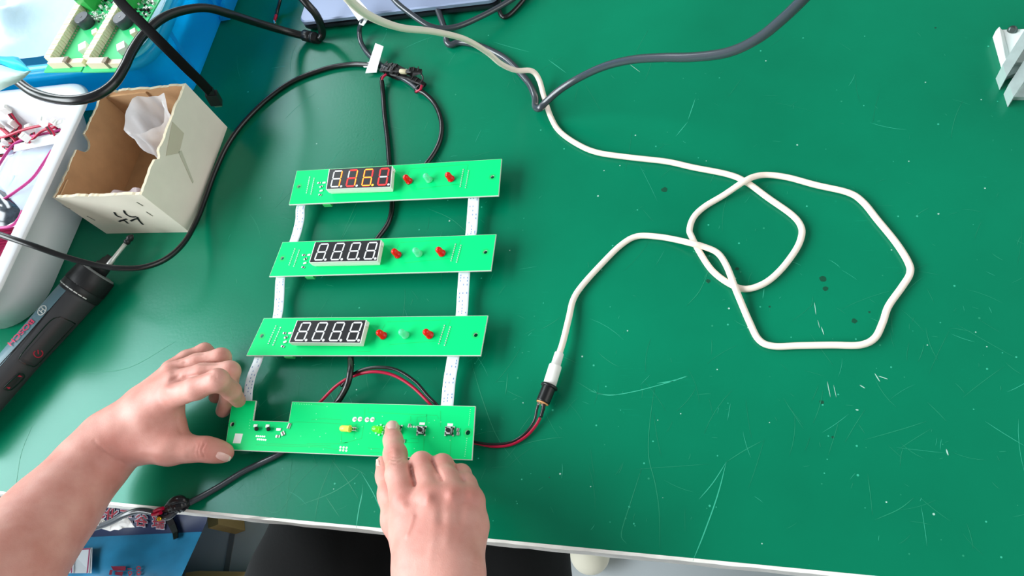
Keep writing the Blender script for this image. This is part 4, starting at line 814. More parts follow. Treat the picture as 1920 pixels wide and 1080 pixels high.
# teal side panel: angular range picked from the photo
_, _, _, an_t = cylhit(60, 618, .0190)
side = 1 if math.cos(an_t) > 0 else -1
def patch(t0, t1, an0, an1, r, m, name, nt_=24, na=6, par=SD):
    g = MB(); g.sheet([[cyl(t0 + (t1 - t0) * i / nt_, an0 + (an1 - an0) * j / na, rb(t0 + (t1 - t0) * i / nt_) + r) for j in range(na + 1)] for i in range(nt_ + 1)]); return g.obj(name, m, par)
patch(.030, .195, an_t, (an_t - 1.15) if side < 0 else (an_t + 1.15), .0003, M_sdt, 'side_panel')
def onsd(pts, r): return [cylhit(u, v, r) for u, v in pts]
def decal(name, poly, m, off=.0006, par=SD, N=10):
    # quad patch in pixels (4 corners), mapped to the body surface
    (A_, B_, C_, D_) = [np.array(p, float) for p in poly]; g = MB(); G = []
    for i in range(N + 1):
        row = []
        for j in range(N + 1):
            s_, t_ = i / N, j / N; p = (A_ * (1 - s_) + B_ * s_) * (1 - t_) + (D_ * (1 - s_) + C_ * s_) * t_; row.append(cylhit(p[0], p[1], .0187 + off)[0])
        G.append(row)
    g.sheet(G); return g.obj(name, m, par)
M_pnl = mat('driver_panel', '333437', .4)
def stroke(name, pts, w, m, off, par=SD, closed=False):
    g = MB(); q = cr(pts + ([pts[0]] if closed else []), 4); hs = [cylhit(x[0], x[1], .0187 + off) for x in q]; g.ribbon([h[0] for h in hs], w, up=hs[len(hs) // 2][1], th=.0003); return g.obj(name, m, par)
pan = [(113, 593), (140, 606), (137, 613), (66, 685), (58, 687), (38, 678), (37, 668), (95, 602)]
decal('switch_panel', [(108, 596), (138, 608), (64, 684), (40, 672)], M_pnl)
stroke('panel_groove', [(113, 594), (139, 606), (136, 613), (100, 652), (70, 684), (58, 686), (40, 678), (37, 669), (60, 640), (95, 601)], .0005, M_black, .0008, closed=True)
stroke('power_mark', [(66, 658), (63, 662), (66, 668), (72, 670), (78, 667), (80, 661), (77, 657)], .0005, mat('mark_red', 'b01f3c', .5), .0010); stroke('power_mark', [(71, 656), (72, 664)], .0005, mat('mark_red', 'b01f3c', .5), .0010)
stroke('panel_groove', [(36, 700), (44, 702), (44, 710), (22, 730), (10, 730), (10, 724)], .0006, M_black, .0006, closed=True)
decal('rocker_switch', [(34, 703), (42, 706), (20, 728), (12, 724)], M_sdb, .0007)
for tri in ([(33, 706), (37, 703), (42, 707)], [(12, 726), (20, 726), (17, 730)]):
    g = MB(); g.add([cylhit(u, v, .0198)[0] for u, v in tri], [[0, 1, 2]]); g.obj('arrow_mark', mat('mark_red', 'b01f3c', .5), SD)
stroke('panel_groove', [(117, 548), (114, 556), (95, 578), (50, 630), (0, 684), (-30, 716)], .0005, M_black, .0006)
def text_mesh(txt, size=1.0):
    cu = bpy.data.curves.new('lettering', 'FONT'); cu.body = txt; cu.size = size; cu.align_x = 'CENTER'; cu.offset = .015
    o = bpy.data.objects.new('lettering', cu); me = bpy.data.meshes.new_from_object(o); bpy.data.objects.remove(o); bpy.data.curves.remove(cu)
    bm = bmesh.new(); bm.from_mesh(me); bmesh.ops.triangulate(bm, faces=bm.faces[:]); bmesh.ops.remove_doubles(bm, verts=bm.verts[:], dist=1e-5)
    bmesh.ops.subdivide_edges(bm, edges=[e for e in bm.edges if e.calc_length() > .15 * size], cuts=2)
    bmesh.ops.triangulate(bm, faces=bm.faces[:]); v = [(q.co.x, q.co.y) for q in bm.verts]; f = [[x.index for x in q.verts] for q in bm.faces]; bm.free(); bpy.data.meshes.remove(me); return v, f
v_, f_ = text_mesh('BOSCH'); cxm = (min(q[0] for q in v_) + max(q[0] for q in v_)) / 2; wid = max(q[0] for q in v_) - min(q[0] for q in v_); hgt = max(q[1] for q in v_)
A_ = np.array((61.5, 600.5)); B_ = np.array((17, 646.5)); rd = (B_ - A_) / wid; upd = np.array((6.5, 6.0)) / hgt
g = MB(); vv = []
for x, y in v_:
    p = (A_ + B_) / 2 + rd * (x - cxm) + upd * (y - hgt / 2); vv.append(cylhit(p[0], p[1], .0198)[0])
g.add(vv, f_); tag(g.obj('lettering', mat('letter_pink', 'd8365e', .4), SD, fix=False), 'pink raised lettering')
M_logo = mat('logo_silver', 'cfd3d0', .4)
ce = np.array((79, 582)); ra = np.array((-6.2, 7.8)); rb2 = np.array((3.6, 3.2))
stroke('emblem', [tuple(ce + ra * math.cos(k * math.pi / 6) * 1.0 + rb2 * math.sin(k * math.pi / 6) * 1.3) for k in range(12)], .0005, M_logo, .0010, closed=True)
for off in (-.33, .33): stroke('emblem', [tuple(ce + ra * off - rb2 * .85), tuple(ce + ra * off + rb2 * .85)], .0005, M_logo, .0010)
stroke('emblem', [tuple(ce - ra * .33), tuple(ce + ra * .33)], .0005, M_logo, .0010)
# chuck and bit
b0 = a0 - dax * .001
tipv = P(249, 440, .024); ch = P(212, 486, .0235); bd = (tipv - a0); bd.normalize()
g = MB(); g.lathe(b0, b0 - dax, [(0, .0088), (.010, .0080), (.0105, .0066), (.016, .0062), (.0165, .0052), (.021, .0045)], 20); g.obj('chuck', M_sdb, SD)
g = MB(); g.lathe(ch, tipv, [(-.012, .0030), (.0, .0026), (.001, .0022), (.021, .0022)], 10); g.obj('bit_shank', mat('shank', 'd2d3cf', .35, metal=.5), SD)
L_ = (tipv - ch).length
g = MB(); g.lathe(ch, tipv, [(.020, .0022), (.022, .0036), (L_ * .72, .0036), (L_ * .78, .0028), (L_ * .80, .0038), (L_ * .9, .0036), (L_, .0010)], 10); g.obj('bit_tip', mat('bit_dark', '2a2a2c', .35, metal=.4), SD)

# ------------------------------------------------------------------ aluminium bracket at the right edge
BRK = thing('aluminium_bracket', 'white and bare aluminium bracket with a screw at the right edge', 'bracket', P(1910, 120, 0))
M_alu = mat('aluminium', 'c3d6d3', .35, metal=.35, noise=.06, nscale=150); M_pl = mat('white_paint', 'e6ebe8', .45)
H_ = .012
g = MB(); top = [P(1870, 51, H_), P(1880, 49.5, H_), P(1990, 45, H_), P(1960, 110, H_), P(1887, 111, H_)]; 
g.hexa([p - Vector((0, 0, H_ - .0002)) for p in top], [p - Vector((0, 0, .004)) for p in top]); g.obj('base_plate', M_pl, BRK)
g = MB(); lip = [P(1869, 55, H_), P(1874, 50, H_), P(1881, 59, H_ - .003), P(1896, 118, H_ - .003), P(1886, 112, H_)]
g.hexa([p - Vector((0, 0, .006)) for p in lip], lip); g.obj('rolled_edge', M_pl, BRK)
g = MB(); g.lathe(P(1898, 57, H_ - .004), P(1898, 57, H_), [(0, .0040), (.0015, .0040), (.003, .0022)], 16); g.obj('screw', mat('screw_dark', '5c6663', .3, metal=.8), BRK)
dx = (P(1930, 52, .01) - P(1884, 118, .01)).normalized()
def bar(p0, p1, hgt, name, ext=.12):
    a_ = P(*p0, 0); b_ = P(*p1, 0); g = MB(); g.hexa([a_ + Vector((0, 0, .0002)), b_ + Vector((0, 0, .0002)), b_ + dx * ext + Vector((0, 0, .0002)), a_ + dx * ext + Vector((0, 0, .0002))], [a_ + Vector((0, 0, hgt)), b_ + Vector((0, 0, hgt * .9)), b_ + dx * ext + Vector((0, 0, hgt * .9)), a_ + dx * ext + Vector((0, 0, hgt))]); return g.obj(name, M_alu, BRK)
def bar2(poly, h, z0, name, m=None):
    tp = [P(u, v, h) for u, v in poly]; g = MB(); g.hexa([Vector((p.x, p.y, z0)) for p in tp], tp); return g.obj(name, m or M_alu, BRK)
bar2([(1880, 121), (1887.5, 143), (1990, -20), (1975, -30)], .017, .0002, 'flange'); bar2([(1887, 144), (1904, 137), (1990, 10), (1978, 2)], .005, .0002, 'web'); bar2([(1892, 157), (1900, 182), (1990, 50), (1970, 35)], .013, .0002, 'flange'); bar2([(1901, 182), (1990, 181), (1990, 60)], .004, .0002, 'web')

# ------------------------------------------------------------------ things under the bench
WS = thing('woven_sack', 'blue woven sack with a navy red-lettered band below the bench front', 'sack', (-.95, -.03, -.75))
M_sack = mat('sack_blue', '1f7299', .5, noise=.5, nscale=8, bump=1.0, bscale=14); M_navy = mat('sack_navy', '16264d', .5, noise=.2, nscale=14)
HS = -.62
def sackpt(u, v):
    t_ = (v - 940) / 160; h = HS - .015 * math.sin(t_ * 5) + .012 * math.sin(u * .03 + v * .02) + .02 * (1 - ((u - 230) / 180) ** 2)
    return P(u, v, h)
us = np.linspace(60, 392, 30)
def rightedge(v): return 392 - max(0, v - 975) * .46
rows = [900, 925, 945, 965, 985, 1000, 1004, 1020, 1040, 1060, 1080, 1110, 1150]
G = [[sackpt(60 + (rightedge(v) - 60) * (x - 60) / 332, v - (x - 60) * .045 + 8) for x in us] for v in rows]
skt = [[p for p in r_] for r_ in G]
g = MB(); g.sheet(skt[:7], 1); g.sheet(skt[6:], 0)
side_ = [r_[-1] for r_ in G]; g.sheet([side_, [P(pix(p)[0] - 5, pix(p)[1], -.748) for p in side_]], 0)
side_ = [r_[0] for r_ in G]; g.sheet([side_, [Vector((p.x - .02, p.y, -.748)) for p in side_]], 0)
side_ = G[0]; g.sheet([side_, [Vector((p.x, p.y + .02, -.748)) for p in side_]], 1)
side_ = G[-1]; g.sheet([side_, [Vector((p.x, p.y - .02, -.748)) for p in side_]], 0)
g.obj('sack_body', [M_sack, M_navy], WS)
bvh_s = BVHTree.FromPolygons(g.v, g.f)
def hit(bvh, u, v):
    d_ = ray(u, v).normalized(); loc, nrm, idx, dist = bvh.ray_cast(CX, d_); 
    if loc is None: return None, None
    if nrm.dot(d_) > 0: nrm = -nrm
    return loc, nrm
M_sackr = mat('sack_red', '9a2438', .6); M_sackw = mat('sack_outline', 'b9b3c0', .6)
def sacktext(txt, c, rd_, up_d, m, off, off_o=None, name='lettering'):
    v_, f_ = text_mesh(txt); cx_ = (min(q[0] for q in v_) + max(q[0] for q in v_)) / 2; w_ = max(q[0] for q in v_) - min(q[0] for q in v_); h_ = max(q[1] for q in v_)
    vv = []
    for x, y in v_:
        p = np.array(c) + np.array(rd_) * (x - cx_) / w_ + np.array(up_d) * (y - h_ / 2) / h_; L0, n0 = hit(bvh_s, p[0], p[1])
        vv.append((L0 + n0 * off) if L0 else P(p[0], p[1], HS + .02))
    g = MB(); g.add(vv, f_); return g.obj(name, m, WS, fix=False)
for k, chx in enumerate('珍化王谷瑞'):
    c = [(190, 962), (212, 963), (238, 967), (266, 974), (298, 978)][k]
    for sx_ in (-1, 1):
        for sy_ in (-1, 1): sacktext(chx, (c[0] + sx_ * 1.1, c[1] + sy_ * 1.1), (24, 2.5), (2, -22), M_sackw, .002, name='letter_outline')
    sacktext(chx, c, (23, 2.5), (2, -21), M_sackr, .0035, name='letter')
def spoly(px, m, off, name):
    g = MB(); L0 = [hit(bvh_s, *p) for p in px]; L0 = [l_[0] + l_[1] * off for l_ in L0 if l_[0]]
    if len(L0) > 2: g.add(L0, [list(range(len(L0)))]); return g.obj(name, m, WS, fix=False)
spoly([(138, 1036), (182, 1033), (180, 1079), (130, 1079)], mat('sack_label', 'b9bec4', .6), .012, 'label_panel')
for a_, b_ in (((138, 1038), (178, 1036)), ((178, 1036), (174, 1079)), ((147, 1039), (146, 1079))):
    g = MB(); q0, n0 = hit(bvh_s, *a_); q1, n1 = hit(bvh_s, *b_)
    if q0 and q1: g.ribbon([q0 + n0 * .0135, q1 + n1 * .0135], .0014, up=n0, th=.0003); g.obj('label_border', mat('label_magenta', '8f3a5e', .6), WS)
for poly in ([(210, 1063), (237, 1063), (236, 1071), (214, 1071)], [(208, 1070), (213, 1070), (211, 1079), (206, 1079)], [(218, 1073), (232, 1073), (231, 1079), (217, 1079)]): spoly(poly, mat('sack_maroon', '7d1635', .6), .004, 'emblem')
sacktext('10', (245, 1073), (1, 12), (8, 0), M_sackr, .004); sacktext('00', (262, 1071), (1, 16), (9, 0), M_sackr, .004)
g = MB(); q = [hit(bvh_s, u, v) for u, v in ((318, 968), (326, 985), (332, 1000), (333, 1012))]; g.ribbon([l_ + n_ * .004 for l_, n_ in q], [.006, .006, .005, .004], up=q[1][1], th=.004); tag(g.obj('black_strap', M_black, WS), 'black strap hanging over the sack')
g = MB(); c0 = P(399, 976, -.66); g.box(Vector((c0.x, c0.y, -.748)), .022, .022, .088, .4); tag(g.obj('cardboard_roll', mat('tan_card', 'a08552', .8)), 'tan cardboard piece standing at the right corner of blue sack', 'cardboard')
g = MB(); g.hexa([P(345, 1110, -.74), P(348, 1074, -.74), P(372, 1070, -.74), P(505, 1073, -.74), P(520, 1110, -.74)], [P(345, 1110, -.70), P(348, 1074, -.70), P(372, 1070, -.70), P(505, 1073, -.70), P(520, 1110, -.70)]); tag(g.obj('cardboard_sheet', mat('tan_card', 'a08552', .8)), 'tan cardboard lying on the floor beside the black trousers', 'cardboard')
DV = thing('storage_case', 'dark gray case with a round knob under the bench at far left', 'case', P(0, 950, -.2))
g = MB(); c0 = P(5, 950, -.16); g.box(c0 + Vector((-.06, .03, -.06)), .20, .11, .06, .1); g.obj('case_body', mat('case_gray', '55524f', .6), DV)
g = MB(); g.lathe(P(9, 933, -.16), P(9, 933, -.16) + Vector((0, 0, .006)), [(0, .006), (.005, .006), (.006, .004)], 14); g.obj('knob', mat('case_knob', '2c2b2b', .5), DV)
g = MB(); g.box(P(3, 947, -.16), .002, .05, .0008, .1); g.obj('groove', M_black, DV)

# ------------------------------------------------------------------ person (hands, arms, trousers)
def pm(u, v, h, r): return (np.array(P(u, v, h)), r / 1000.0)
def smin(a, b, k):
    h = np.maximum(k - np.abs(a - b), 0) / k; return np.minimum(a, b) - h * h * k * .25
class Field:
    def __init__(s, lo, hi, h):
        s.lo = np.array(lo); s.h = h; s.n = np.ceil((np.array(hi) - s.lo) / h).astype(int) + 1; s.F = np.full(s.n, .03, np.float32)
    def chains(s, chains, k, kk):
        """chains: list of lists of (point, r) joined with smooth k; merged with the field by kk"""
        for ch in chains:
            ch = [(np.array(c_[0]), c_[1]) for c_ in ch]; pts = np.array([c_[0] for c_ in ch]); R_ = max(c_[1] for c_ in ch) + .016
            i0 = np.clip(((pts.min(0) - R_ - s.lo) / s.h).astype(int), 0, s.n - 1); i1 = np.clip(((pts.max(0) + R_ - s.lo) / s.h).astype(int) + 1, 1, s.n)
            if (i1 <= i0).any(): continue
            ax = [s.lo[d] + s.h * np.arange(i0[d], i1[d]) for d in range(3)]; X, Y, Z = np.meshgrid(*ax, indexing='ij', sparse=True); D = None
            for (a, ra), (b, rb_) in zip(ch[:-1], ch[1:]):
                ab = b - a; L2 = ab @ ab + 1e-12; t_ = np.clip(((X - a[0]) * ab[0] + (Y - a[1]) * ab[1] + (Z - a[2]) * ab[2]) / L2, 0, 1)
                d_ = np.sqrt((X - a[0] - t_ * ab[0]) ** 2 + (Y - a[1] - t_ * ab[1]) ** 2 + (Z - a[2] - t_ * ab[2]) ** 2) - (ra + t_ * (rb_ - ra)); D = d_ if D is None else smin(D, d_, k)
            sl = tuple(slice(i0[d], i1[d]) for d in range(3)); s.F[sl] = smin(s.F[sl], D.astype(np.float32), kk)
    def mesh(s):
        F = s.F; S = F < 0; n = np.array(F.shape); c = np.zeros(n - 1, int)
        sl = lambda a, m: slice(a, m - 1 + a)
        for dx_ in (0, 1):
            for dy_ in (0, 1):
                for dz_ in (0, 1): c += S[sl(dx_, n[0]), sl(dy_, n[1]), sl(dz_, n[2])]
        act = (c > 0) & (c < 8); I = np.argwhere(act); idx = -np.ones(n - 1, int); idx[tuple(I.T)] = np.arange(len(I)); acc = np.zeros((len(I), 3)); cnt = np.zeros(len(I))
        cs = [(a, b, d) for a in (0, 1) for b in (0, 1) for d in (0, 1)]
        for p in cs:
            for ax in range(3):
                if p[ax] == 0:
                    q = list(p); q[ax] = 1; f0 = F[I[:, 0] + p[0], I[:, 1] + p[1], I[:, 2] + p[2]]; f1 = F[I[:, 0] + q[0], I[:, 1] + q[1], I[:, 2] + q[2]]; m = (f0 < 0) != (f1 < 0); t_ = np.where(m, f0 / np.where(m, f0 - f1, 1), 0)
                    pos = np.array(p, float)[None] + np.eye(3)[ax][None] * t_[:, None]; acc[m] += pos[m]; cnt[m] += 1
        V = s.lo + s.h * (I + acc / cnt[:, None]); Q = []
        for ax in range(3):
            o1, o2 = (ax + 1) % 3, (ax + 2) % 3; a_ = [slice(None)] * 3; b_ = [slice(None)] * 3; a_[ax] = slice(0, -1); b_[ax] = slice(1, None); E = np.argwhere(S[tuple(a_)] != S[tuple(b_)])
            E = E[(E[:, o1] > 0) & (E[:, o2] > 0) & (E[:, o1] < n[o1] - 1) & (E[:, o2] < n[o2] - 1)]
            if not len(E): continue
            u1 = np.zeros(3, int); u1[o1] = 1; u2 = np.zeros(3, int); u2[o2] = 1
            q = np.stack([idx[tuple((E - u1 - u2).T)], idx[tuple((E - u2).T)], idx[tuple(E.T)], idx[tuple((E - u1).T)]], 1); fl_ = ~S[tuple(E.T)]; q[fl_] = q[fl_][:, ::-1]; Q.append(q)
        Q = np.concatenate(Q); return V, Q[(Q >= 0).all(1)]
def vnorm(V, Q):
    n_ = np.cross(V[Q[:, 2]] - V[Q[:, 0]], V[Q[:, 3]] - V[Q[:, 1]]); N_ = np.zeros_like(V)
    for k in range(4): np.add.at(N_, Q[:, k], n_)
    return N_ / (np.linalg.norm(N_, axis=1, keepdims=True) + 1e-12)
def relax(V, Q, it):
    for _ in range(it):
        A_ = np.zeros_like(V); c = np.zeros(len(V))
        for a, b in ((0, 1), (1, 2), (2, 3), (3, 0)):
            np.add.at(A_, Q[:, a], V[Q[:, b]]); np.add.at(c, Q[:, a], 1); np.add.at(A_, Q[:, b], V[Q[:, a]]); np.add.at(c, Q[:, b], 1)
        V = V * .5 + .5 * A_ / np.maximum(c, 1)[:, None]
    return V
npR, npU, npF, npC = map(np.array, (RX, UX, FX, CX))
def sculpt(V, N_, grooves):
    """grooves: (pixel polyline, width px, depth m) pressed (+) or raised (-) on the side facing the lens; fixed to the skin"""
    d = V - npC; z = d @ npF; u = 960 + FPX * (d @ npR) / z; v = 540 - FPX * (d @ npU) / z; face = np.clip(-(N_ * d).sum(1) / np.linalg.norm(d, axis=1) * 2, 0, 1)
    for pl, w_, dep in grooves:
        q = np.array(cr(pl, 4)) if len(pl) > 1 else np.array(pl, float); best = np.full(len(V), 1e9)
        if len(q) == 1: best = (u - q[0, 0]) ** 2 + (v - q[0, 1]) ** 2
        for a, b in zip(q[:-1], q[1:]):
            ab = b - a; t_ = np.clip(((u - a[0]) * ab[0] + (v - a[1]) * ab[1]) / (ab @ ab + 1e-9), 0, 1); best = np.minimum(best, (u - a[0] - t_ * ab[0]) ** 2 + (v - a[1] - t_ * ab[1]) ** 2)
        V = V - N_ * (dep * np.exp(-best / w_ ** 2) * face)[:, None]
    return V
# ---- right hand: the index finger presses a button
def right_hand():
    idx_ = [pm(735.5, 801.5, .0295, 5.8), pm(737, 825, .039, 7.3), pm(741, 852, .050, 8.7), pm(746.5, 890, .067, 9.0), pm(758, 938, .076, 10.3)]
    mid = [pm(792, 892, .030, 7.2), pm(788, 880, .040, 7.8), pm(790, 869, .058, 8.3), pm(799, 900, .066, 8.9), pm(809, 938, .078, 10.6)]
    rin = [pm(830, 898, .028, 7.0), pm(826, 885, .037, 7.6), pm(829, 873, .053, 8.2), pm(838, 900, .064, 9.0), pm(849, 936, .075, 10.4)]
    pin = [pm(862, 908, .026, 6.0), pm(860, 898, .034, 6.6), pm(864, 890, .047, 7.4), pm(872, 910, .056, 8.2), pm(884, 940, .067, 9.8)]
    thb = [pm(719, 869, .034, 6.2), pm(725, 892, .039, 7.6), pm(733, 928, .049, 9.0), pm(748, 975, .058, 12.0), pm(775, 1020, .064, 15)]
    wr = np.array(P(822, 1088, .078)); el = wr + np.array((.07, -.20, .01))
    palm = [[pm(760, 938, .074, 10.5), pm(772, 990, .074, 14), pm(786, 1050, .078, 16)], [pm(808, 938, .078, 10.8), pm(812, 990, .078, 14), pm(812, 1055, .080, 17)], [pm(849, 936, .073, 10.4), pm(846, 990, .073, 14), pm(840, 1055, .078, 17)], [pm(882, 940, .065, 9.8), pm(878, 985, .064, 13.5), pm(868, 1020, .066, 14), pm(856, 1060, .074, 16)],
            [pm(812, 960, .062, 13), pm(815, 1010, .062, 15)], [pm(792, 1050, .076, 17), (np.array(P(795, 1090, .077)), .0185), (el + np.array((-.014, 0, 0)), .034)], [pm(840, 1050, .076, 17), (np.array(P(849, 1090, .077)), .0185), (el + np.array((.014, 0, 0)), .034)]]
    f = Field(np.array(P(730, 1020, .06)) + (-.10, -.30, -.075), np.array(P(800, 900, .05)) + (.16, .10, .09), .0013)
    f.chains(palm, .006, .012); f.chains([thb], .006, .009); 
    for c_ in (pin, rin, mid, idx_): f.chains([c_], .004, .0022)
    V, Q = f.mesh(); V = relax(V, Q, 2); N_ = vnorm(V, Q)
    V = sculpt(V, N_, [([(728, 858), (740, 862), (754, 856)], 1.6, .0009), ([(729, 853), (741, 857), (752, 851)], 1.3, .0007), ([(727, 848), (734, 845)], 1.3, .0003), ([(729, 815), (738, 813), (746, 812)], 1.3, .0003), ([(728, 865), (742, 869), (752, 864)], 1.4, .0006), ([(741, 846)], 6, -.0007),
                       ([(777, 908), (773, 890), (769, 872)], 3.0, .0026), ([(829, 899), (820, 882), (809, 860)], 2.6, .0022), ([(870, 900), (861, 886), (853, 872)], 2.6, .0018),
                       ([(757, 948)], 9, -.0016), ([(804, 936)], 10, -.0022), ([(846, 930)], 10, -.0016), ([(882, 930)], 9, -.0012), ([(775, 968), (770, 985), (763, 1004)], 4.0, -.0008), ([(783, 945), (780, 965)], 8, .0009), ([(828, 945), (828, 975)], 9, .0008), ([(866, 945), (864, 975)], 8, .0006),
                       ([(815, 965), (812, 1010), (806, 1060)], 8, -.0003), ([(842, 965), (838, 1020)], 8, -.0003), ([(716, 900), (724, 897)], 2, .0005), ([(714, 930), (722, 945)], 3, .0004), ([(880, 1052), (900, 1060)], 1.6, .0004), ([(878, 1060), (902, 1068)], 1.6, .0004)])
    return V, Q
def left_hand():
    idx_ = [pm(447, 751, .0265, 6.4), pm(434, 733, .048, 7.6), pm(408, 712, .074, 8.8), pm(368, 728, .071, 9.3), pm(326, 742, .061, 10.5)]
    mid = [pm(418, 770, .012, 6.4), pm(430, 738, .028, 7.2), pm(431, 696, .052, 8.5), pm(380, 701, .056, 8.9), pm(326, 716, .055, 10.2)]
    rin = [pm(404, 744, .010, 6.2), pm(422, 705, .024, 7.0), pm(415, 670, .040, 8.1), pm(370, 681, .044, 8.4), pm(324, 698, .046, 9.6)]
    pin = [pm(404, 698, .009, 5.6), pm(402, 672, .016, 6.2), pm(384, 657, .025, 6.7), pm(350, 672, .031, 7.3), pm(320, 692, .036, 8.6)]
    thb = [pm(421, 849, .0215, 8.0), pm(406, 846, .025, 9.0), pm(384, 842, .030, 9.9), pm(355, 842, .034, 10.4), pm(318, 840, .037, 12.5), pm(268, 835, .041, 15)]
    palm = [[pm(326, 742, .059, 10.5), pm(280, 782, .051, 14), pm(236, 822, .044, 18)], [pm(326, 716, .056, 10.5), pm(270, 768, .050, 14.5), pm(226, 815, .044, 19)], [pm(326, 702, .047, 10), pm(270, 758, .043, 14), pm(222, 812, .042, 18)], [pm(322, 696, .038, 9), pm(262, 755, .036, 12), pm(215, 812, .040, 17)],
            [pm(318, 838, .038, 13), pm(270, 812, .040, 17)], [pm(324, 770, .046, 8.5), pm(329, 800, .040, 8.0), pm(325, 822, .036, 10)], [pm(300, 790, .042, 14), pm(290, 815, .039, 15)]]
    el = np.array(P(-40, 1120, .100)); fa = [pm(232, 818, .043, 20), pm(206, 834, .043, 23.0), pm(160, 885, .050, 25.5), pm(95, 963, .068, 31), pm(20, 1050, .088, 36), (el, .040), (el + np.array((-.02, -.15, .02)), .042)]
    f = Field(np.minimum(el, np.array(P(95, 963, .07))) + (-.08, -.21, -.09), np.array(P(440, 690, .05)) + (.05, .075, .11), .0014)
    f.chains(palm, .006, .012); f.chains([fa], .02, .014); f.chains([thb], .006, .010)
    for c_ in (pin, rin, mid, idx_): f.chains([c_], .004, .0022)
    V, Q = f.mesh(); V = relax(V, Q, 2); N_ = vnorm(V, Q)
    V = sculpt(V, N_, [([(345, 679), (378, 681), (408, 681)], 2.4, .0012), ([(345, 707), (370, 703), (395, 697)], 2.4, .0012), ([(335, 676), (362, 664), (382, 662)], 2.2, .0008), ([(315, 729)], 10, -.0016), ([(312, 692)], 9, -.0010), ([(318, 710)], 8, -.0008), ([(404, 700), (406, 712)], 1.6, .0005), ([(397, 700), (400, 712)], 1.6, .0003), ([(383, 832), (378, 845), (382, 858)], 1.7, .0010), ([(376, 832), (371, 846), (375, 860)], 1.5, .0008), ([(368, 836), (364, 848), (367, 860)], 1.4, .0004), ([(390, 834), (385, 846), (389, 858)], 1.4, .0003),
                       ([(176, 826), (190, 842), (215, 860), (232, 868)], 2.0, .0006), ([(190, 838), (205, 858), (225, 872)], 2.0, .0004), ([(335, 705), (320, 715)], 3, .0006), ([(345, 690), (325, 698)], 3, .0004), ([(340, 812), (333, 795), (332, 775)], 3, .0005), ([(300, 770), (318, 800), (300, 825)], 16, .0006), ([(345, 765), (365, 755), (382, 745)], 2, .0004), ([(270, 845), (310, 850), (345, 852)], 8, -.0006)])
    return V, Q
def skin_mat():
    m = bpy.data.materials.new('skin'); m.use_nodes = True; nt = m.node_tree; N = nt.nodes; L = nt.links; b = N['Principled BSDF']; tc = N.new('ShaderNodeTexCoord')
    n1 = N.new('ShaderNodeTexNoise'); n1.inputs['Scale'].default_value = 45; n1.inputs['Detail'].default_value = 5; L.new(tc.outputs['Object'], n1.inputs['Vector'])
    r = N.new('ShaderNodeValToRGB'); e = r.color_ramp.elements; e[0].position = .32; e[0].color = (*hexc('cc8c7f'), 1); e[1].position = .7; e[1].color = (*hexc('dea699'), 1); L.new(n1.outputs['Fac'], r.inputs[0])
    at = N.new('ShaderNodeAttribute'); at.attribute_name = 'flush'
    mx = N.new('ShaderNodeMix'); mx.data_type = 'RGBA'; L.new(at.outputs['Fac'], mx.inputs[0]); L.new(r.outputs[0], mx.inputs[6]); mx.inputs[7].default_value = (*hexc('c27468'), 1); L.new(mx.outputs[2], b.inputs['Base Color'])
    b.inputs['Roughness'].default_value = .48; b.inputs['Specular IOR Level'].default_value = .4
    b.inputs['Subsurface Weight'].default_value = .12; b.inputs['Subsurface Radius'].default_value = (1, .35, .2); b.inputs['Subsurface Scale'].default_value = .004
    vo = N.new('ShaderNodeTexVoronoi'); vo.inputs['Scale'].default_value = 620; vo.feature = 'DISTANCE_TO_EDGE'; L.new(tc.outputs['Object'], vo.inputs['Vector'])
    n2 = N.new('ShaderNodeTexNoise'); n2.inputs['Scale'].default_value = 380; n2.inputs['Detail'].default_value = 5; L.new(tc.outputs['Object'], n2.inputs['Vector'])
    ad = N.new('ShaderNodeMath'); ad.operation = 'ADD'; L.new(vo.outputs['Distance'], ad.inputs[0]); L.new(n2.outputs['Fac'], ad.inputs[1])
    bp = N.new('ShaderNodeBump'); bp.inputs['Strength'].default_value = .16; bp.inputs['Distance'].default_value = .0006; L.new(ad.outputs[0], bp.inputs['Height']); L.new(bp.outputs[0], b.inputs['Normal']); return m
M_skin = skin_mat()
PE = thing('person', 'person in black trousers holding the control board and pressing its button with a fingertip', 'person', (-.3, -.15, -.75))
Vr, Qr = right_hand(); Vl, Ql = left_hand()
V = np.concatenate([Vr, Vl]); Q = np.concatenate([Qr, Ql + len(Vr)])
me = bpy.data.meshes.new('body'); org = np.array(ORG[PE.name]); me.from_pydata((V - org).tolist(), [], Q.tolist()); me.polygons.foreach_set('use_smooth', [True] * len(Q)); me.materials.append(M_skin)
flush = np.zeros(len(V))
for (u, v, h, r_) in [(757, 950, .083, .012), (804, 938, .088, .012), (846, 932, .083, .010), (882, 935, .075, .010), (741, 850, .058, .008), (318, 728, .07, .010), (315, 692, .06, .009), (409, 705, .075, .008), (433, 690, .066, .008), (418, 664, .055, .008), (386, 650, .037, .007), (384, 842, .040, .010), (790, 862, .066, .008), (828, 866, .061, .008), (780, 985, .088, .016), (425, 855, .024, .008), (736, 800, .032, .006), (225, 850, .06, .018)]:
    flush = np.maximum(flush,   .5 * np.exp(-((V - np.array(P(u, v, h))) ** 2).sum(1) / r_ ** 2))
at = me.attributes.new('flush', 'FLOAT', 'POINT'); at.data.foreach_set('value', flush)
me.update(); body = bpy.data.objects.new('body', me); COL.objects.link(body); body.parent = PE; ORG[body.name] = ORG[PE.name]
bvh_h = BVHTree.FromPolygons([Vector(p) for p in V], Q.tolist())
M_nail = mat('nail', 'e9b9b0', .25, coat=.5); M_nailt = mat('nail_tip', 'f2e4d6', .3)
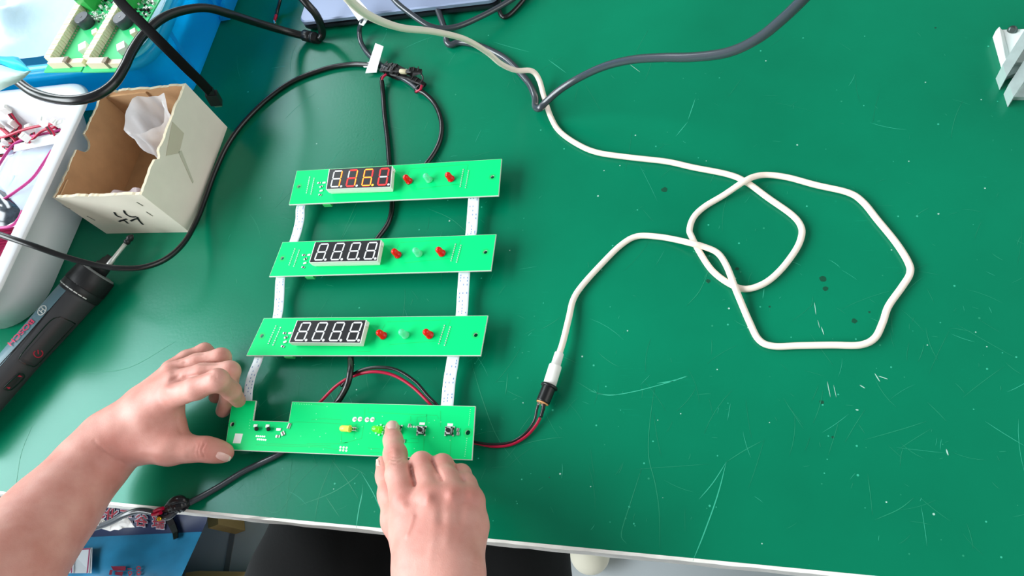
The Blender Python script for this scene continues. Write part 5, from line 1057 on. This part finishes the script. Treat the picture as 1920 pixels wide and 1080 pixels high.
def nail(cx_, cy_, ax, ay, tip=.2):
    """pixel centre, half axes (length dir ax, width dir ay) -> small curved plate on the skin"""
    G = []; ax, ay = np.array(ax, float), np.array(ay, float)
    for i in range(9):
        row = []
        for j in range(9):
            s_, t_ = i / 4 - 1, j / 4 - 1; wd = math.sqrt(max(0, 1 - .55 * abs(s_) ** 3.2)) * 1; p = np.array((cx_, cy_)) + ax * s_ + ay * t_ * wd; l_, n_ = hit(bvh_h, *p)
            if l_ is None: l_, n_ = (prev[0], prev[1])
            prev = (l_, n_); row.append(l_ + n_ * (.0006 - .0004 * t_ * t_ - .0003 * (s_ < -.9)))
        G.append(row)
    g = MB(); g.sheet(G[:8], 0); g.sheet(G[7:], 1); return g.obj('fingernail', [M_nail, M_nailt], body)
nail(735.3, 796, (0.4, -8.2), (9.8, .6)); nail(418.5, 856.5, (12.5, 5.0), (-3.2, 6.4)); nail(708, 868, (-1, -6), (3.5, 0))
# sleeves and torso of the shirt, outside or at the corner of the view
M_shirt = mat('shirt', 'cfc6c4', .8, bump=.2, bscale=60)
elr = np.array(P(822, 1088, .078)) + np.array((.07, -.20, .01)); ell = np.array(P(-40, 1120, .100))
f = Field((-.75, -.62, -.24), (.18, -.1, .36), .008)
shl = np.array((-.50, -.40, .26)); shr = np.array((-.06, -.42, .26))
f.chains([[(ell + np.array((-.022, -.105, .012)), .050), (ell + np.array((-.02, -.15, .02)), .054), (shl, .062)], [(elr, .048), (elr + np.array((.02, -.05, .02)), .052), (shr, .062)], [(shl, .06), (shr, .06)], [(np.array((-.40, -.42, .18)), .10), (np.array((-.38, -.42, -.12)), .11)], [(np.array((-.18, -.42, .18)), .10), (np.array((-.20, -.42, -.12)), .11)]], .02, .03)
Vs, Qs = f.mesh(); Vs = relax(Vs, Qs, 2)
def npmesh(name, V, Q, m, par):
    me = bpy.data.meshes.new(name); me.from_pydata((V - np.array(ORG[par.name])).tolist(), [], Q.tolist()); me.polygons.foreach_set('use_smooth', [True] * len(Q)); me.materials.append(m); me.update(); o = bpy.data.objects.new(name, me); COL.objects.link(o); o.parent = par; ORG[o.name] = ORG[par.name]; return o
tag(npmesh('shirt', Vs, Qs, M_shirt, PE), 'pale shirt sleeve')
# trousers: thighs under the bench, shins to the floor
f = Field((-.62, -.58, -.76), (.06, .36, -.02), .01)
hip = lambda x: np.array((x, -.40, -.16))
f.chains([[(hip(-.39), .10), (np.array((-.37, -.06, -.150)), .078), (np.array((-.36, .20, -.15)), .066), (np.array((-.37, .22, -.45)), .055), (np.array((-.37, .20, -.70)), .05)], [(hip(-.20), .10), (np.array((-.205, -.06, -.150)), .078), (np.array((-.20, .20, -.15)), .066), (np.array((-.19, .22, -.45)), .055), (np.array((-.18, .20, -.70)), .05)], [(hip(-.39), .10), (hip(-.20), .10)], [(np.array((-.30, -.20, -.17)), .07), (np.array((-.29, .0, -.19)), .06)]], .02, .03)
Vt, Qt = f.mesh(); Vt = relax(Vt, Qt, 2)
Nt = vnorm(Vt, Qt); Vt = Vt + Nt * (.003 * np.sin(Vt[:, 0] * 60 + Vt[:, 1] * 25) * np.sin(Vt[:, 1] * 40))[:, None]
tag(npmesh('trousers', Vt, Qt, mat('trousers_black', '08090b', .85, bump=.2, bscale=300), PE), 'black trousers')
# cream shoe beside the chair, seen just past the trousers
for nm, (x0, y0) in (('shoe', (-.200, .068)),):
    f = Field((x0 - .09, y0 - .10, -.752), (x0 + .09, y0 + .25, -.62), .005)
    f.chains([[(np.array((x0, y0 - .01, -.715)), .034), (np.array((x0 + .005, y0 + .08, -.715)), .036), (np.array((x0, y0 + .17, -.725)), .028)], [(np.array((x0, y0 + .13, -.70)), .032), (np.array((x0 - .01, y0 + .15, -.66)), .034)]], .02, .02)
    Vq, Qq = f.mesh(); Vq[:, 2] = np.maximum(Vq[:, 2], -.749); so = npmesh('shoe', relax(Vq, Qq, 1), Qq, mat('shoe_cream', 'e8e1cd', .6), PE); tag(so, 'cream shoe')
